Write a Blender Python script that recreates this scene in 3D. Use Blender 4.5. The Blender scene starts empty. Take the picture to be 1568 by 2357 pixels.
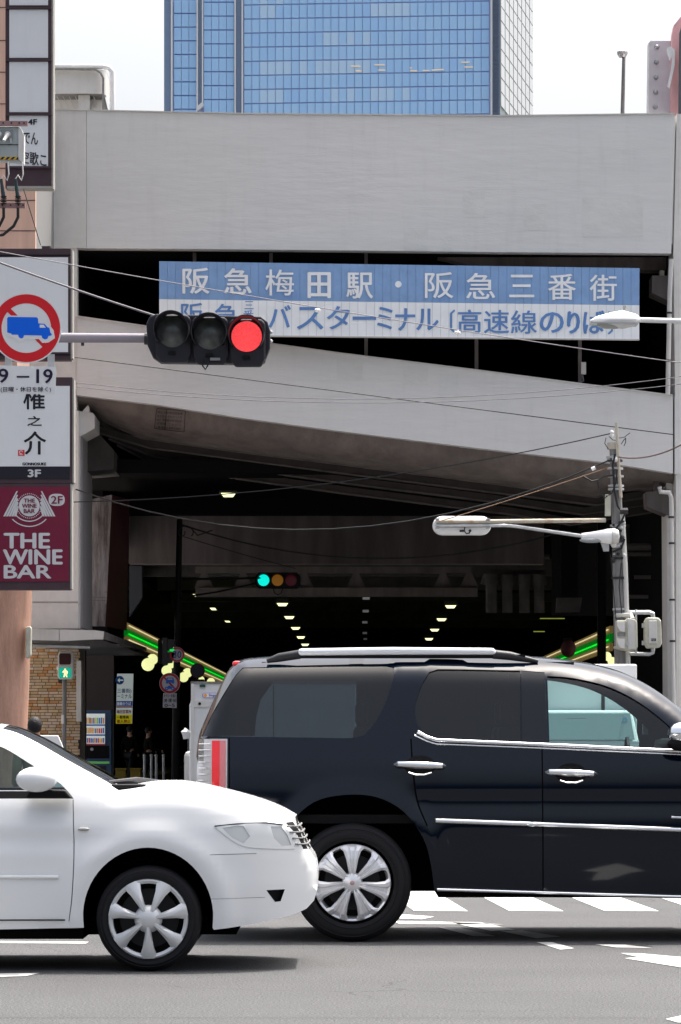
import bpy, bmesh, math, random
import numpy as np
from mathutils import Vector, Matrix
from mathutils.geometry import delaunay_2d_cdt
R = math.radians
random.seed(7)
SC = bpy.context.scene
COL = SC.collection

# ------------------------------------------------------------------ camera
F, CX, HV, CZ = 8000.0, 784.0, 1705.0, 1.36      # focal length and centre measured on the photo (1568 x 2356)
cam_d = bpy.data.cameras.new('camera')
cam = bpy.data.objects.new('camera', cam_d); COL.objects.link(cam)
cam.location = (0, 0, CZ); cam.rotation_euler = (R(90), 0, 0)
cam_d.sensor_fit = 'VERTICAL'; cam_d.sensor_height = 36; cam_d.sensor_width = 24
cam_d.lens = F / 2356 * 36
cam_d.shift_y = (HV - 1178) / 2356
cam_d.clip_start = 0.5; cam_d.clip_end = 4000
SC.camera = cam

# ------------------------------------------------------------------ light
EXPO = 1.24
SUN_EL, SUN_AZ = 68, 42          # azimuth from +Y (away from camera) towards +X
world = bpy.data.worlds.new('World'); SC.world = world; world.use_nodes = True
nt = world.node_tree; nt.nodes.clear()
sky = nt.nodes.new('ShaderNodeTexSky'); sky.sky_type = 'NISHITA'; sky.sun_disc = False
sky.sun_elevation = R(SUN_EL); sky.sun_rotation = R(SUN_AZ)
sky.air_density = 1.0; sky.dust_density = 10.0; sky.ozone_density = 1.0
hs = nt.nodes.new('ShaderNodeHueSaturation'); hs.inputs['Saturation'].default_value = 0.58
bg = nt.nodes.new('ShaderNodeBackground'); bg.inputs['Strength'].default_value = 0.15
wo = nt.nodes.new('ShaderNodeOutputWorld')
nt.links.new(sky.outputs[0], hs.inputs['Color']); nt.links.new(hs.outputs[0], bg.inputs[0]); nt.links.new(bg.outputs[0], wo.inputs[0])
sd = bpy.data.lights.new('sun', 'SUN'); sd.energy = 3.2; sd.angle = R(0.6); sd.color = (1, 0.96, 0.9)
sun = bpy.data.objects.new('sun', sd); COL.objects.link(sun)
_d = Vector((math.sin(R(SUN_AZ)) * math.cos(R(SUN_EL)), math.cos(R(SUN_AZ)) * math.cos(R(SUN_EL)), math.sin(R(SUN_EL))))
sun.rotation_euler = _d.to_track_quat('Z', 'Y').to_euler(); sun.location = (20, 20, 60)
vs = SC.view_settings
vs.view_transform = 'Standard'; vs.look = 'None'; vs.gamma = 1; vs.use_curve_mapping = False
vs.exposure = EXPO

# ------------------------------------------------------------------ helpers
def X(u, D): return (u - CX) * D / F
def Z(v, D): return CZ + (HV - v) * D / F
def P(u, v, D): return Vector((X(u, D), D, Z(v, D)))
def lin(r, g, b):
    f = lambda c: (c / 255 / 12.92) if c / 255 <= 0.04045 else ((c / 255 + 0.055) / 1.055) ** 2.4
    return (f(r), f(g), f(b))

def mat(name, col, rough=0.6, metal=0.0, emit=None, es=0, var=0.0, vs_=3.0, bump=0.0, bs=40.0, stretch=(1, 1, 1),
        coat=0, spec=0.22, fine=0.0, stain=None, stain_amt=0.0, stain_scale=1.0, obj_co=False):
    m = bpy.data.materials.new(name); m.use_nodes = True
    n = m.node_tree.nodes; l = m.node_tree.links; b = n['Principled BSDF']
    b.inputs['Base Color'].default_value = (*col, 1); b.inputs['Roughness'].default_value = rough
    b.inputs['Metallic'].default_value = metal; b.inputs['Specular IOR Level'].default_value = spec
    if coat: b.inputs['Coat Weight'].default_value = coat; b.inputs['Coat Roughness'].default_value = 0.03
    if emit: b.inputs['Emission Color'].default_value = (*emit, 1); b.inputs['Emission Strength'].default_value = es / 2 ** EXPO
    if var or bump or stain or fine:
        g = n.new('ShaderNodeTexCoord' if obj_co else 'ShaderNodeNewGeometry')
        src = g.outputs['Object' if obj_co else 'Position']
        mp = n.new('ShaderNodeMapping'); mp.inputs['Scale'].default_value = stretch; l.new(src, mp.inputs[0])
        cur = None
        def noise(sc, det=6, co=mp.outputs[0]):
            t = n.new('ShaderNodeTexNoise'); t.inputs['Scale'].default_value = sc; t.inputs['Detail'].default_value = det
            t.inputs['Roughness'].default_value = 0.6; l.new(co, t.inputs['Vector']); return t.outputs[0]
        def mul(prev, fac, amt):
            mr = n.new('ShaderNodeMapRange'); mr.inputs[1].default_value = 0.3; mr.inputs[2].default_value = 0.7
            mr.inputs[3].default_value = 1 - amt; mr.inputs[4].default_value = 1 + amt; l.new(fac, mr.inputs[0])
            mx = n.new('ShaderNodeMix'); mx.data_type = 'RGBA'; mx.blend_type = 'MULTIPLY'; mx.inputs[0].default_value = 1
            if prev is None: mx.inputs[6].default_value = (*col, 1)
            else: l.new(prev, mx.inputs[6])
            l.new(mr.outputs[0], mx.inputs[7]); return mx.outputs[2]
        if var: cur = mul(cur, noise(vs_), var)
        if fine: cur = mul(cur, noise(bs * 1.5, 2), fine)
        if stain:
            rr = n.new('ShaderNodeMapRange'); rr.inputs[1].default_value = 0.5; rr.inputs[2].default_value = 0.75
            rr.inputs[3].default_value = 0; rr.inputs[4].default_value = stain_amt; l.new(noise(stain_scale, 8), rr.inputs[0])
            mx = n.new('ShaderNodeMix'); mx.data_type = 'RGBA'; l.new(rr.outputs[0], mx.inputs[0])
            if cur is None: mx.inputs[6].default_value = (*col, 1)
            else: l.new(cur, mx.inputs[6])
            mx.inputs[7].default_value = (*stain, 1); cur = mx.outputs[2]
        if cur: l.new(cur, b.inputs['Base Color'])
        if bump:
            bp = n.new('ShaderNodeBump'); bp.inputs['Strength'].default_value = bump; bp.inputs['Distance'].default_value = 0.02
            l.new(noise(bs, 5), bp.inputs['Height']); l.new(bp.outputs[0], b.inputs['Normal'])
    return m

def glass(name, tint, rough=0.02, dens=None):
    """thin sheet glass: tinted see-through plus mirror reflection"""
    m = bpy.data.materials.new(name); m.use_nodes = True
    n = m.node_tree.nodes; l = m.node_tree.links; n.clear()
    o = n.new('ShaderNodeOutputMaterial'); mx = n.new('ShaderNodeMixShader')
    tr = n.new('ShaderNodeBsdfTransparent'); tr.inputs[0].default_value = (*tint, 1)
    gl = n.new('ShaderNodeBsdfGlossy'); gl.inputs['Roughness'].default_value = rough
    fr = n.new('ShaderNodeFresnel'); fr.inputs[0].default_value = 1.6
    l.new(fr.outputs[0], mx.inputs[0]); l.new(tr.outputs[0], mx.inputs[1]); l.new(gl.outputs[0], mx.inputs[2]); l.new(mx.outputs[0], o.inputs[0])
    return m

ORI = {}
class MB:
    def __init__(s): s.v = []; s.f = []
    def add(s, vs, fs):
        k = len(s.v); s.v += [Vector(p) for p in vs]; s.f += [tuple(i + k for i in f) for f in fs]; return s
    def box(s, a, b):
        x0, y0, z0 = [min(p, q) for p, q in zip(a, b)]; x1, y1, z1 = [max(p, q) for p, q in zip(a, b)]
        return s.add([(x0,y0,z0),(x1,y0,z0),(x1,y1,z0),(x0,y1,z0),(x0,y0,z1),(x1,y0,z1),(x1,y1,z1),(x0,y1,z1)],
                     [(0,3,2,1),(4,5,6,7),(0,1,5,4),(1,2,6,5),(2,3,7,6),(3,0,4,7)])
    def pbox(s, u0, v0, u1, v1, D, dep): return s.box((X(u0, D), D, Z(v1, D)), (X(u1, D), D + dep, Z(v0, D)))
    def prism(s, pts, D, dep):
        """polygon in photo coordinates standing at distance D, extruded away by dep"""
        a = sum(pts[i][0] * pts[(i+1) % len(pts)][1] - pts[(i+1) % len(pts)][0] * pts[i][1] for i in range(len(pts)))
        if a > 0: pts = pts[::-1]
        n = len(pts); f = [P(u, v, D) for u, v in pts]; b = [p + Vector((0, dep, 0)) for p in f]
        return s.add(f + b, [tuple(range(n)), tuple(range(2*n-1, n-1, -1))] + [((i+1) % n, i, n+i, n+(i+1) % n) for i in range(n)])
    def quad(s, a, b, c, d): return s.add([a, b, c, d], [(0, 1, 2, 3)])
    def tube(s, path, r, n=8, cap=True):
        path = [Vector(p) for p in path]; rs = r if isinstance(r, (list, tuple)) else [r] * len(path)
        k = len(s.v); up = Vector((0.13, 0.31, 0.94)).normalized()
        for i, p in enumerate(path):
            d = (path[min(i+1, len(path)-1)] - path[max(i-1, 0)]).normalized()
            a = d.cross(up)
            if a.length < 0.05: a = d.cross(Vector((1, 0, 0)))
            a.normalize(); b = d.cross(a)
            for j in range(n):
                t = 2 * math.pi * j / n; s.v.append(p + (a * math.cos(t) + b * math.sin(t)) * rs[i])
        for i in range(len(path) - 1):
            for j in range(n):
                q = k + i*n; s.f.append((q+j, q+(j+1) % n, q+n+(j+1) % n, q+n+j))
        if cap: s.f.append(tuple(k + j for j in range(n))[::-1]); s.f.append(tuple(k + (len(path)-1)*n + j for j in range(n)))
        return s
    def lathe(s, c, prof, n=24, axis='Y', a0=0, a1=2*math.pi):
        """prof = [(radius, offset along axis)]"""
        c = Vector(c); k = len(s.v); full = abs(a1 - a0 - 2*math.pi) < 1e-6; m = n if full else n + 1
        for r, h in prof:
            for j in range(m):
                t = a0 + (a1 - a0) * j / n; ca, sa = math.cos(t) * r, math.sin(t) * r
                s.v.append(c + (Vector((ca, h, sa)) if axis == 'Y' else Vector((ca, sa, h)) if axis == 'Z' else Vector((h, ca, sa))))
        for i in range(len(prof) - 1):
            for j in range(n):
                j2 = (j+1) % m; s.f.append((k+i*m+j, k+i*m+j2, k+(i+1)*m+j2, k+(i+1)*m+j))
        return s
    def ball(s, c, r, n=14, sc=(1, 1, 1)):
        c = Vector(c); k = len(s.v); h = n // 2
        for i in range(h + 1):
            ph = math.pi * i / h
            for j in range(n):
                t = 2*math.pi*j/n
                s.v.append(c + Vector((r*sc[0]*math.sin(ph)*math.cos(t), r*sc[1]*math.sin(ph)*math.sin(t), r*sc[2]*math.cos(ph))))
        for i in range(h):
            for j in range(n): s.f.append((k+i*n+j, k+(i+1)*n+j, k+(i+1)*n+(j+1) % n, k+i*n+(j+1) % n))
        return s

def tagit(o, label=None, cat=None, group=None, kind=None):
    if label: o['label'] = label
    if cat: o['category'] = cat
    if group: o['group'] = group
    if kind: o['kind'] = kind
    return o

def obj(name, mb, m, parent=None, smooth=False, bevel=0, fix=True, loc=None):
    me = bpy.data.meshes.new(name)
    o0 = ORI.get(parent.name, Vector((0, 0, 0))) if parent else Vector(loc or (0, 0, 0))
    me.from_pydata([v - o0 for v in mb.v], [], mb.f); me.materials.append(m)
    if fix or bevel:
        b = bmesh.new(); b.from_mesh(me)
        bmesh.ops.remove_doubles(b, verts=b.verts, dist=1e-5)
        bmesh.ops.dissolve_degenerate(b, edges=b.edges, dist=1e-6)
        bmesh.ops.recalc_face_normals(b, faces=b.faces)
        b.to_mesh(me); b.free()
    if smooth:
        me.polygons.foreach_set('use_smooth', [True] * len(me.polygons))
    me.update()
    o = bpy.data.objects.new(name, me); COL.objects.link(o)
    if smooth == 'auto' or smooth == 1:
        me.set_sharp_from_angle(angle=R(38))
    if bevel:
        bm_ = o.modifiers.new('bevel', 'BEVEL'); bm_.width = bevel; bm_.segments = 2; bm_.limit_method = 'ANGLE'; bm_.angle_limit = R(40)
    if parent: o.parent = parent; ORI[o.name] = o0
    else: o.location = o0; ORI[o.name] = o0
    return o

def thing(name, label, cat, loc=(0, 0, 0), group=None, kind=None):
    o = bpy.data.objects.new(name, None); COL.objects.link(o); o.location = loc; o.empty_display_size = 0.2
    ORI[o.name] = Vector(loc); return tagit(o, label, cat, group, kind)

def dup(root, loc, label=None, scale=None, rz=None):
    r = root.copy(); COL.objects.link(r); r.location = loc
    if scale: r.scale = (scale,) * 3
    if rz is not None: r.rotation_euler.z = rz
    if label: r['label'] = label
    for ch in list(root.children):
        c = ch.copy(); COL.objects.link(c); c.parent = r
        for g in ch.children:
            d = g.copy(); COL.objects.link(d); d.parent = c
    return r

def text_geo(s, bold=0.0):
    c = bpy.data.curves.new('t', 'FONT'); c.body = s; c.size = 1; c.offset = bold; c.resolution_u = 3
    o = bpy.data.objects.new('t', c); COL.objects.link(o)
    dg = bpy.context.evaluated_depsgraph_get()
    me = bpy.data.meshes.new_from_object(o.evaluated_get(dg))
    vs_ = [v.co.copy() for v in me.vertices]; fs = [tuple(p.vertices) for p in me.polygons]
    bpy.data.objects.remove(o); bpy.data.curves.remove(c); bpy.data.meshes.remove(me)
    return vs_, fs

def lettering(s, u0, v0, u1, v1, D, m, parent, bold=0.0, name='lettering', th=0.006, skew=0.0):
    """text fitted to the photo rectangle on a wall at distance D; skew = photo slope of its line"""
    vs_, fs = text_geo(s)
    if not vs_: return None
    x0, x1 = min(v.x for v in vs_), max(v.x for v in vs_); y0, y1 = min(v.y for v in vs_), max(v.y for v in vs_)
    mb = MB(); b = bold * abs(v1 - v0)
    for k, (du, dv) in enumerate([(0, 0), (-b, 0), (b, 0), (0, -b * .6), (0, b * .6)] if bold else [(0, 0)]):
        out = []
        for v in vs_:
            a = (v.x - x0) / max(x1 - x0, 1e-6); c = (v.y - y0) / max(y1 - y0, 1e-6)
            u = u0 + b + (u1 - u0 - 2 * b) * a; w = v1 - b * .6 + (v0 - v1 + 1.2 * b) * c + skew * (u - u0)
            out.append(P(u + du, w + dv, D - th - k * 0.0006))
        mb.add(out, fs)
    return obj(name, mb, m, parent, fix=False)

# ------------------------------------------------------------------ materials
M = {}
M['asphalt'] = mat('asphalt', (0.07, 0.071, 0.0735), 0.9, var=0.1, vs_=0.6, bump=0.7, bs=55, fine=0.75, stain=(0.06, 0.06, 0.062), stain_amt=0.5, stain_scale=0.35)
M['dark_road'] = mat('tar', (0.05, 0.05, 0.052), 0.8, fine=0.3, bs=60)
M['road_paint'] = mat('road_paint', (0.42, 0.42, 0.41), 0.7, var=0.08, vs_=5, fine=0.12, bs=60, stain=(0.3, 0.3, 0.3), stain_amt=0.35, stain_scale=6)
M['concrete'] = mat('painted_concrete', (0.655, 0.65, 0.638), 0.85, var=0.03, vs_=0.5, bump=0.55, bs=3.2, stretch=(0.3, 1, 1.6), stain=(0.6, 0.598, 0.585), stain_amt=0.5, stain_scale=0.9, fine=0.02)
M['concrete_w'] = mat('painted_concrete_warm', (0.64, 0.625, 0.60), 0.85, var=0.05, vs_=0.7, bump=0.2, bs=4, fine=0.03)
M['patch'] = mat('repair_patch', (0.62, 0.622, 0.605), 0.9, var=0.05, vs_=2.5, bump=0.5, bs=5, stretch=(0.7, 1, 1.3))
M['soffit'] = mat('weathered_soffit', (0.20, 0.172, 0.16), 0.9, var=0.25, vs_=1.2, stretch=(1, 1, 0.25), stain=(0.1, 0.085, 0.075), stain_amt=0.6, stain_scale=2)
M['dirty'] = mat('dirty_shaded_concrete', (0.13, 0.115, 0.11), 0.9, var=0.3, vs_=2.2, stretch=(1, 1, 0.2), stain=(0.07, 0.06, 0.06), stain_amt=0.6, stain_scale=2)  # dirt stains over a base darkened to imitate underpass shade
M['stained'] = mat('streaked_panel', (0.30, 0.27, 0.27), 0.8, var=0.1, vs_=3, stretch=(1.4, 1.4, 0.35), stain=(0.06, 0.05, 0.045), stain_amt=0.85, stain_scale=3)
M['black_in'] = mat('tunnel_shade', (0.014, 0.0135, 0.0135), 1.0, spec=0.0)  # near-black base puts the tunnel's shade into the colour
M['dark'] = mat('dark_metal', (0.03, 0.03, 0.033), 0.5, var=0.2)
M['dark_rib'] = mat('duct_dark', (0.06, 0.053, 0.05), 0.8, var=0.2)
M['steel'] = mat('galvanised_steel', (0.45, 0.46, 0.47), 0.45, metal=0.7, var=0.15, vs_=8)
M['pole_grey'] = mat('grey_pole', (0.21, 0.21, 0.21), 0.6, var=0.2, vs_=5, stretch=(1, 1, 0.4), stain=(0.12, 0.08, 0.05), stain_amt=0.6, stain_scale=3)
M['rust'] = mat('rusty_steel', (0.46, 0.42, 0.35), 0.8, stain=(0.27, 0.13, 0.05), stain_amt=0.8, stain_scale=6)
M['white'] = mat('white_enamel', (0.75, 0.75, 0.75), 0.4, var=0.04, vs_=4)
M['cream'] = mat('cream_plastic', (0.47, 0.465, 0.39), 0.45, var=0.12, vs_=6, stain=(.25,.23,.18), stain_amt=.5, stain_scale=5)
M['offwhite'] = mat('off_white_metal', (0.55, 0.54, 0.52), 0.6, var=0.08, vs_=2)
M['frame'] = mat('sign_frame', (0.055, 0.034, 0.042), 0.5, var=0.15, vs_=3)
M['acryl'] = mat('white_acrylic', (0.62, 0.635, 0.65), 0.3, var=0.02, vs_=1)
M['wine'] = mat('wine_red_acrylic', (0.14, 0.012, 0.035), 0.35, var=0.05)
M['signink'] = mat('sign_ink', (0.012, 0.012, 0.02), 0.5)
M['signwhite'] = mat('sign_white', (0.5, 0.5, 0.52), 0.5)
M['pink'] = mat('pink_tile', (0.62, 0.40, 0.31), 0.6, var=0.1, vs_=2, stretch=(4, 1, 0.3), bump=0.2, bs=12)
M['pinkcol'] = mat('pink_tile_column', (0.46, 0.27, 0.2), 0.7, var=0.15, vs_=3, stretch=(3, 3, 0.4), stain=(0.2, 0.11, 0.08), stain_amt=0.5, stain_scale=2, fine=0.1, bs=20)
M['red'] = mat('sign_red', (0.5, 0.012, 0.02), 0.4)
M['blue'] = mat('sign_blue', (0.0, 0.1, 0.62), 0.4)
M['trim'] = mat('beige_trim', (0.3, 0.29, 0.265), 0.7, var=.1)
M['sblue'] = mat('faded_sky_blue', (0.225, 0.37, 0.62), 0.5, var=0.1, vs_=3, stain=(0.09, 0.2, 0.45), stain_amt=0.6, stain_scale=1.5)
M['swhite'] = mat('board_white', (0.84, 0.87, 0.89), 0.5, var=0.04, vs_=3)
M['housing'] = mat('signal_housing', (0.014, 0.014, 0.02), 0.45)
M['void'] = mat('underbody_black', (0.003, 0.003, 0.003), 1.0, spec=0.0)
M['inner'] = mat('inner_shade_tone', (0.08, 0.074, 0.07), .9, var=.25, vs_=2, spec=.1)  # darker copy for tunnel fittings, shade painted into the base
M['mirror'] = mat('chrome', (0.85, 0.86, 0.88), 0.12, metal=1)
M['wire'] = mat('cable', (0.02, 0.02, 0.022), 0.6)
M['wire_g'] = mat('grey_cable', (0.13, 0.12, 0.14), 0.6)
M['rubber'] = mat('tyre_rubber', (0.012, 0.012, 0.014), 0.75)
M['hide'] = mat('trim_black', (0.004, 0.004, 0.005), 0.6, spec=.15)
M['arm_paint'] = mat('arm_paint', (0.22, 0.2, 0.23), 0.45, var=.1)

def streaks(m, amt, sx=2.2, sz=.12, thr=(.52, .8), dark=(.42, .4, .38)):
    """vertical run-off streaks mixed over a material's colour"""
    n = m.node_tree.nodes; l = m.node_tree.links; b = n['Principled BSDF']; src = b.inputs['Base Color'].links[0].from_socket
    g = n.new('ShaderNodeNewGeometry'); mp = n.new('ShaderNodeMapping'); mp.inputs['Scale'].default_value = (sx, sx, sz); l.new(g.outputs['Position'], mp.inputs[0])
    t = n.new('ShaderNodeTexNoise'); t.inputs['Scale'].default_value = 2.0; t.inputs['Detail'].default_value = 7; t.inputs['Roughness'].default_value = .7; l.new(mp.outputs[0], t.inputs['Vector'])
    r = n.new('ShaderNodeMapRange'); r.inputs[1].default_value = thr[0]; r.inputs[2].default_value = thr[1]; r.inputs[3].default_value = 0; r.inputs[4].default_value = amt; l.new(t.outputs[0], r.inputs[0])
    x = n.new('ShaderNodeMix'); x.data_type = 'RGBA'; x.blend_type = 'MULTIPLY'; l.new(r.outputs[0], x.inputs[0]); l.new(src, x.inputs[6]); x.inputs[7].default_value = (*dark, 1); l.new(x.outputs[2], b.inputs['Base Color'])
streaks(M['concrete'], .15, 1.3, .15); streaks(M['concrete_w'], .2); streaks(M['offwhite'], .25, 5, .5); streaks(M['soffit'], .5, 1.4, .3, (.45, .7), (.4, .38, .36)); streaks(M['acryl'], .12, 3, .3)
streaks(M['pole_grey'], .5, 9, .6, (.45, .7), (.35, .28, .22)); streaks(M['stained'], .9, 3, .35, (.42, .62), (.25, .21, .19))
def cracks(m, scale, width, dark, mask_scale=.25):
    n = m.node_tree.nodes; l = m.node_tree.links; b = n['Principled BSDF']; src = b.inputs['Base Color'].links[0].from_socket
    g = n.new('ShaderNodeNewGeometry'); nz = n.new('ShaderNodeTexNoise'); nz.inputs['Scale'].default_value = 1.3; nz.inputs['Detail'].default_value = 6; l.new(g.outputs['Position'], nz.inputs['Vector'])
    ad = n.new('ShaderNodeMix'); ad.data_type = 'RGBA'; ad.blend_type = 'ADD'; ad.inputs[0].default_value = .9; l.new(g.outputs['Position'], ad.inputs[6]); l.new(nz.outputs['Color'], ad.inputs[7])
    v = n.new('ShaderNodeTexVoronoi'); v.feature = 'DISTANCE_TO_EDGE'; v.inputs['Scale'].default_value = scale; l.new(ad.outputs[2], v.inputs['Vector'])
    r = n.new('ShaderNodeMapRange'); r.inputs[1].default_value = 0; r.inputs[2].default_value = width; r.inputs[3].default_value = 1; r.inputs[4].default_value = 0; l.new(v.outputs['Distance'], r.inputs[0])
    mk = n.new('ShaderNodeTexNoise'); mk.inputs['Scale'].default_value = mask_scale; l.new(g.outputs['Position'], mk.inputs['Vector'])
    mr = n.new('ShaderNodeMapRange'); mr.inputs[1].default_value = .48; mr.inputs[2].default_value = .6; l.new(mk.outputs[0], mr.inputs[0])
    mu = n.new('ShaderNodeMath'); mu.operation = 'MULTIPLY'; l.new(r.outputs[0], mu.inputs[0]); l.new(mr.outputs[0], mu.inputs[1])
    x = n.new('ShaderNodeMix'); x.data_type = 'RGBA'; x.blend_type = 'MULTIPLY'; l.new(mu.outputs[0], x.inputs[0]); l.new(src, x.inputs[6]); x.inputs[7].default_value = (*dark, 1); l.new(x.outputs[2], b.inputs['Base Color'])
cracks(M['asphalt'], .35, .006, (.45, .45, .45), .2); cracks(M['road_paint'], 3.5, .03, (.55, .55, .55), 1.0)
# ================================================================== GROUND
def sheet(name, pts, z, m, kind='structure'):
    mb = MB().add([(x, y, z) for x, y in pts], [tuple(range(len(pts)))])
    return tagit(obj(name, mb, m), kind=kind)
sheet('road', [(-900, -900), (900, -900), (900, 1500), (-900, 1500)], 0.0, M['asphalt'])
def ground(u, v): D = CZ * F / (v - HV); return (X(u, D), D)
def paint(name, pts, z=0.004): return sheet(name, [ground(u, v) for u, v in pts], z, M['road_paint'])
# crosswalk bars running away from the camera: bars continue under the large car
for (x, ) in [(i,) for i in range(-7, 9)]:
    x0 = X(1145, 29.9) + x * 0.762
    d0, d1 = 27.75, 31.4
    k = -0.045
    sheet('crosswalk_bar', [(x0 - k*0 , d0 + 0.02), (x0 + 0.43, d0 - 0.02), (x0 + 0.43 + k*(d1-d0)*1.0, d1), (x0 + k*(d1-d0), d1)], 0.004, M['road_paint'])
paint('arrow_marking', [(920, 2104), (1000, 2110), (970, 2116), (915, 2114)])
paint('arrow_marking', [(905, 2120), (1000, 2121), (1160, 2128), (920, 2127)])
paint('arrow_marking', [(1030, 2122), (1105, 2123), (1185, 2140), (1130, 2143)])
paint('arrow_marking', [(1010, 2135), (1060, 2136), (1140, 2155), (1090, 2155)])
paint('arrow_marking', [(1150, 2143), (1200, 2142), (1290, 2156), (1235, 2160)])
paint('arrow_marking', [(1235, 2169), (1270, 2169), (1322, 2183), (1290, 2186)])
paint('arrow_marking', [(1370, 2174), (1440, 2175), (1500, 2182), (1420, 2181)])
paint('lane_line', [(-400, 2163), (-400, 2169), (198, 2172), (205, 2168)])
paint('lane_line', [(-300, 2246), (-300, 2258), (60, 2247), (92, 2240)])
paint('arrow_marking', [(1428, 2194), (1475, 2195), (1600, 2206), (1600, 2232), (1438, 2206), (1470, 2203)])
paint('arrow_marking', [(1532, 2346), (1570, 2338), (1680, 2338), (1680, 2356), (1560, 2354)])
sheet('tar_seam', [(-30, 17.12), (30, 17.02), (30, 17.035), (-30, 17.135)], 0.003, M['dark_road'])
# far pavements on both sides of the tunnel mouth
pv = MB().box((-40, 70, 0), (-7.3, 230, 0.14)); tagit(obj('pavement', pv, M['concrete_w']), kind='structure')
pv = MB().box((8.3, 72, 0), (40, 230, 0.14)); tagit(obj('pavement', pv, M['concrete_w']), kind='structure')

# ================================================================== OVERPASS
B = 75.0
ov = thing('road_overpass', 'pale grey concrete overpass with a sloping ramp crossing above the dark underpass', 'overpass', (0, B, 0))
def part(name, mb, m, parent=None, **k): return obj(name, mb, m, parent or ov, **k)
part('upper_parapet', MB().prism([(200, 254), (560, 262), (1150, 267), (1400, 265), (1553, 262), (1545, 583), (1150, 580), (700, 575), (200, 571)], B, .35), M['concrete'])
part('end_panel', MB().prism([(60, 250), (199.3, 254), (199.3, 571), (175, 570), (175, 571), (60, 569)], B, .35), M['concrete_w'])
part('joint_groove', MB().prism([(72 + 30, 547 + 0), (198, 548), (198, 549.5), (102, 548.5)], B - .004, .004), M['concrete_w'])
for (a, b, c, d) in [(930, 525, 985, 585), (1065, 440, 1115, 500), (1205, 470, 1260, 530), (1340, 455, 1480, 545), (1020, 545, 1040, 578)]:
    part('repair_patch', MB().pbox(a, b, c, min(d, 575), B - .006, .006), M['patch'])
top2 = [(178, 729), (340, 752), (784, 814), (1100, 853), (1344, 885), (1549, 911)]
bot2 = [(178, 909), (355, 930), (560, 962), (784, 992), (1100, 1031), (1404, 1065), (1549, 1089)]
part('ramp_parapet', MB().prism(top2 + bot2[::-1], B, .35), M['concrete'])
for (a, b, c, d) in [(775, 826, 835, 875), (928, 842, 985, 885), (1012, 862, 1055, 915)]:
    part('repair_patch', MB().pbox(a, b, c, d, B - .006, .006), M['patch'])
# weathered cap edge on both parapets
def band(mb, line, D0, D1, dv):
    for (u0, v0), (u1, v1) in zip(line, line[1:]):
        mb.add([P(u0, v0, D0), P(u1, v1, D0), P(u1, v1 + dv, D1), P(u0, v0 + dv, D1)], [(0, 1, 2, 3)])
cap = MB()
for (u0, v0), (u1, v1) in zip(top2, top2[1:]):
    cap.prism([(u0, v0 - 3), (u1, v1 - 3), (u1, v1), (u0, v0)], B - .03, .42)
part('parapet_coping', cap, M['offwhite'])
cap = MB()
tl = [(60, 250), (200, 254), (560, 262), (1150, 267), (1553, 262)]
for (u0, v0), (u1, v1) in zip(tl, tl[1:]):
    cap.prism([(u0, v0 - 2.5), (u1, v1 - 2.5), (u1, v1), (u0, v0)], B - .03, .42)
part('coping', cap, M['offwhite'])
# right-hand pilaster and its face beside the joint
part('pilaster', MB().prism([(1558, 262), (1800, 262), (1800, 1720), (1556, 1720), (1556, 1092), (1554, 900), (1550, 583)], B + .02, 1.4), M['concrete_w'])
part('pilaster', MB().prism([(1534, 1092), (1548, 1092), (1552, 1720), (1538, 1720)], B + .7, 1.2), M['concrete_w'])
part('ramp_end_panel', MB().prism([(1553, 911), (1800, 950), (1800, 1120), (1553, 1090)], B - .02, .3), M['concrete'])
part('corbel', MB().prism([(1501, 634), (1544, 634), (1544, 694), (1501, 674)], B + .6, .8), M['dirty'])
part('corbel', MB().prism([(1487, 1132), (1540, 1126), (1540, 1186), (1489, 1166)], B + .6, .8), M['dirty'])
part('bearing', MB().prism([(1506, 1106), (1518, 1106), (1518, 1131), (1506, 1131)], B + .7, .3), M['dirty'])
part('bearing', MB().prism([(1519, 622), (1529, 622), (1529, 634), (1519, 634)], B + .7, .3), M['rust'])
part('girder', MB().prism([(1000, 584), (1534, 585), (1534, 620), (1522, 622), (1480, 622), (1476, 618), (1110, 616), (1000, 590)], B + 1.2, .5), M['soffit'])
# fluorescent tubes, posts
o = part('fluorescent_tube', MB().tube([P(387, 575, B + 3), P(457, 578.5, B + 3)], .035), mat('tube_light', (1, 1, .9), emit=(1, .98, .8), es=2.2))
o = part('fluorescent_tube', MB().tube([P(350, 573, B + 3), P(383, 574.5, B + 3)], .03), bpy.data.materials['tube_light'])
for u, a, b in [(624, 583, 612), (843, 582, 612), (843, 776, 826), (448, 576, 606), (1097, 779, 856), (1335, 780, 886)]:
    part('post', MB().pbox(u - 4, a - 6, u + 4, b, B + 0.5, .12), M['dirty'])
part('junction_box', MB().pbox(1338, 833, 1349, 861, B + .4, .12), M['offwhite'])
part('conduit', MB().tube([P(1340, 861, B + .4), P(1343, 876, B + .4), P(1335, 881, B + .4)], .02), M['wire_g'])
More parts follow.
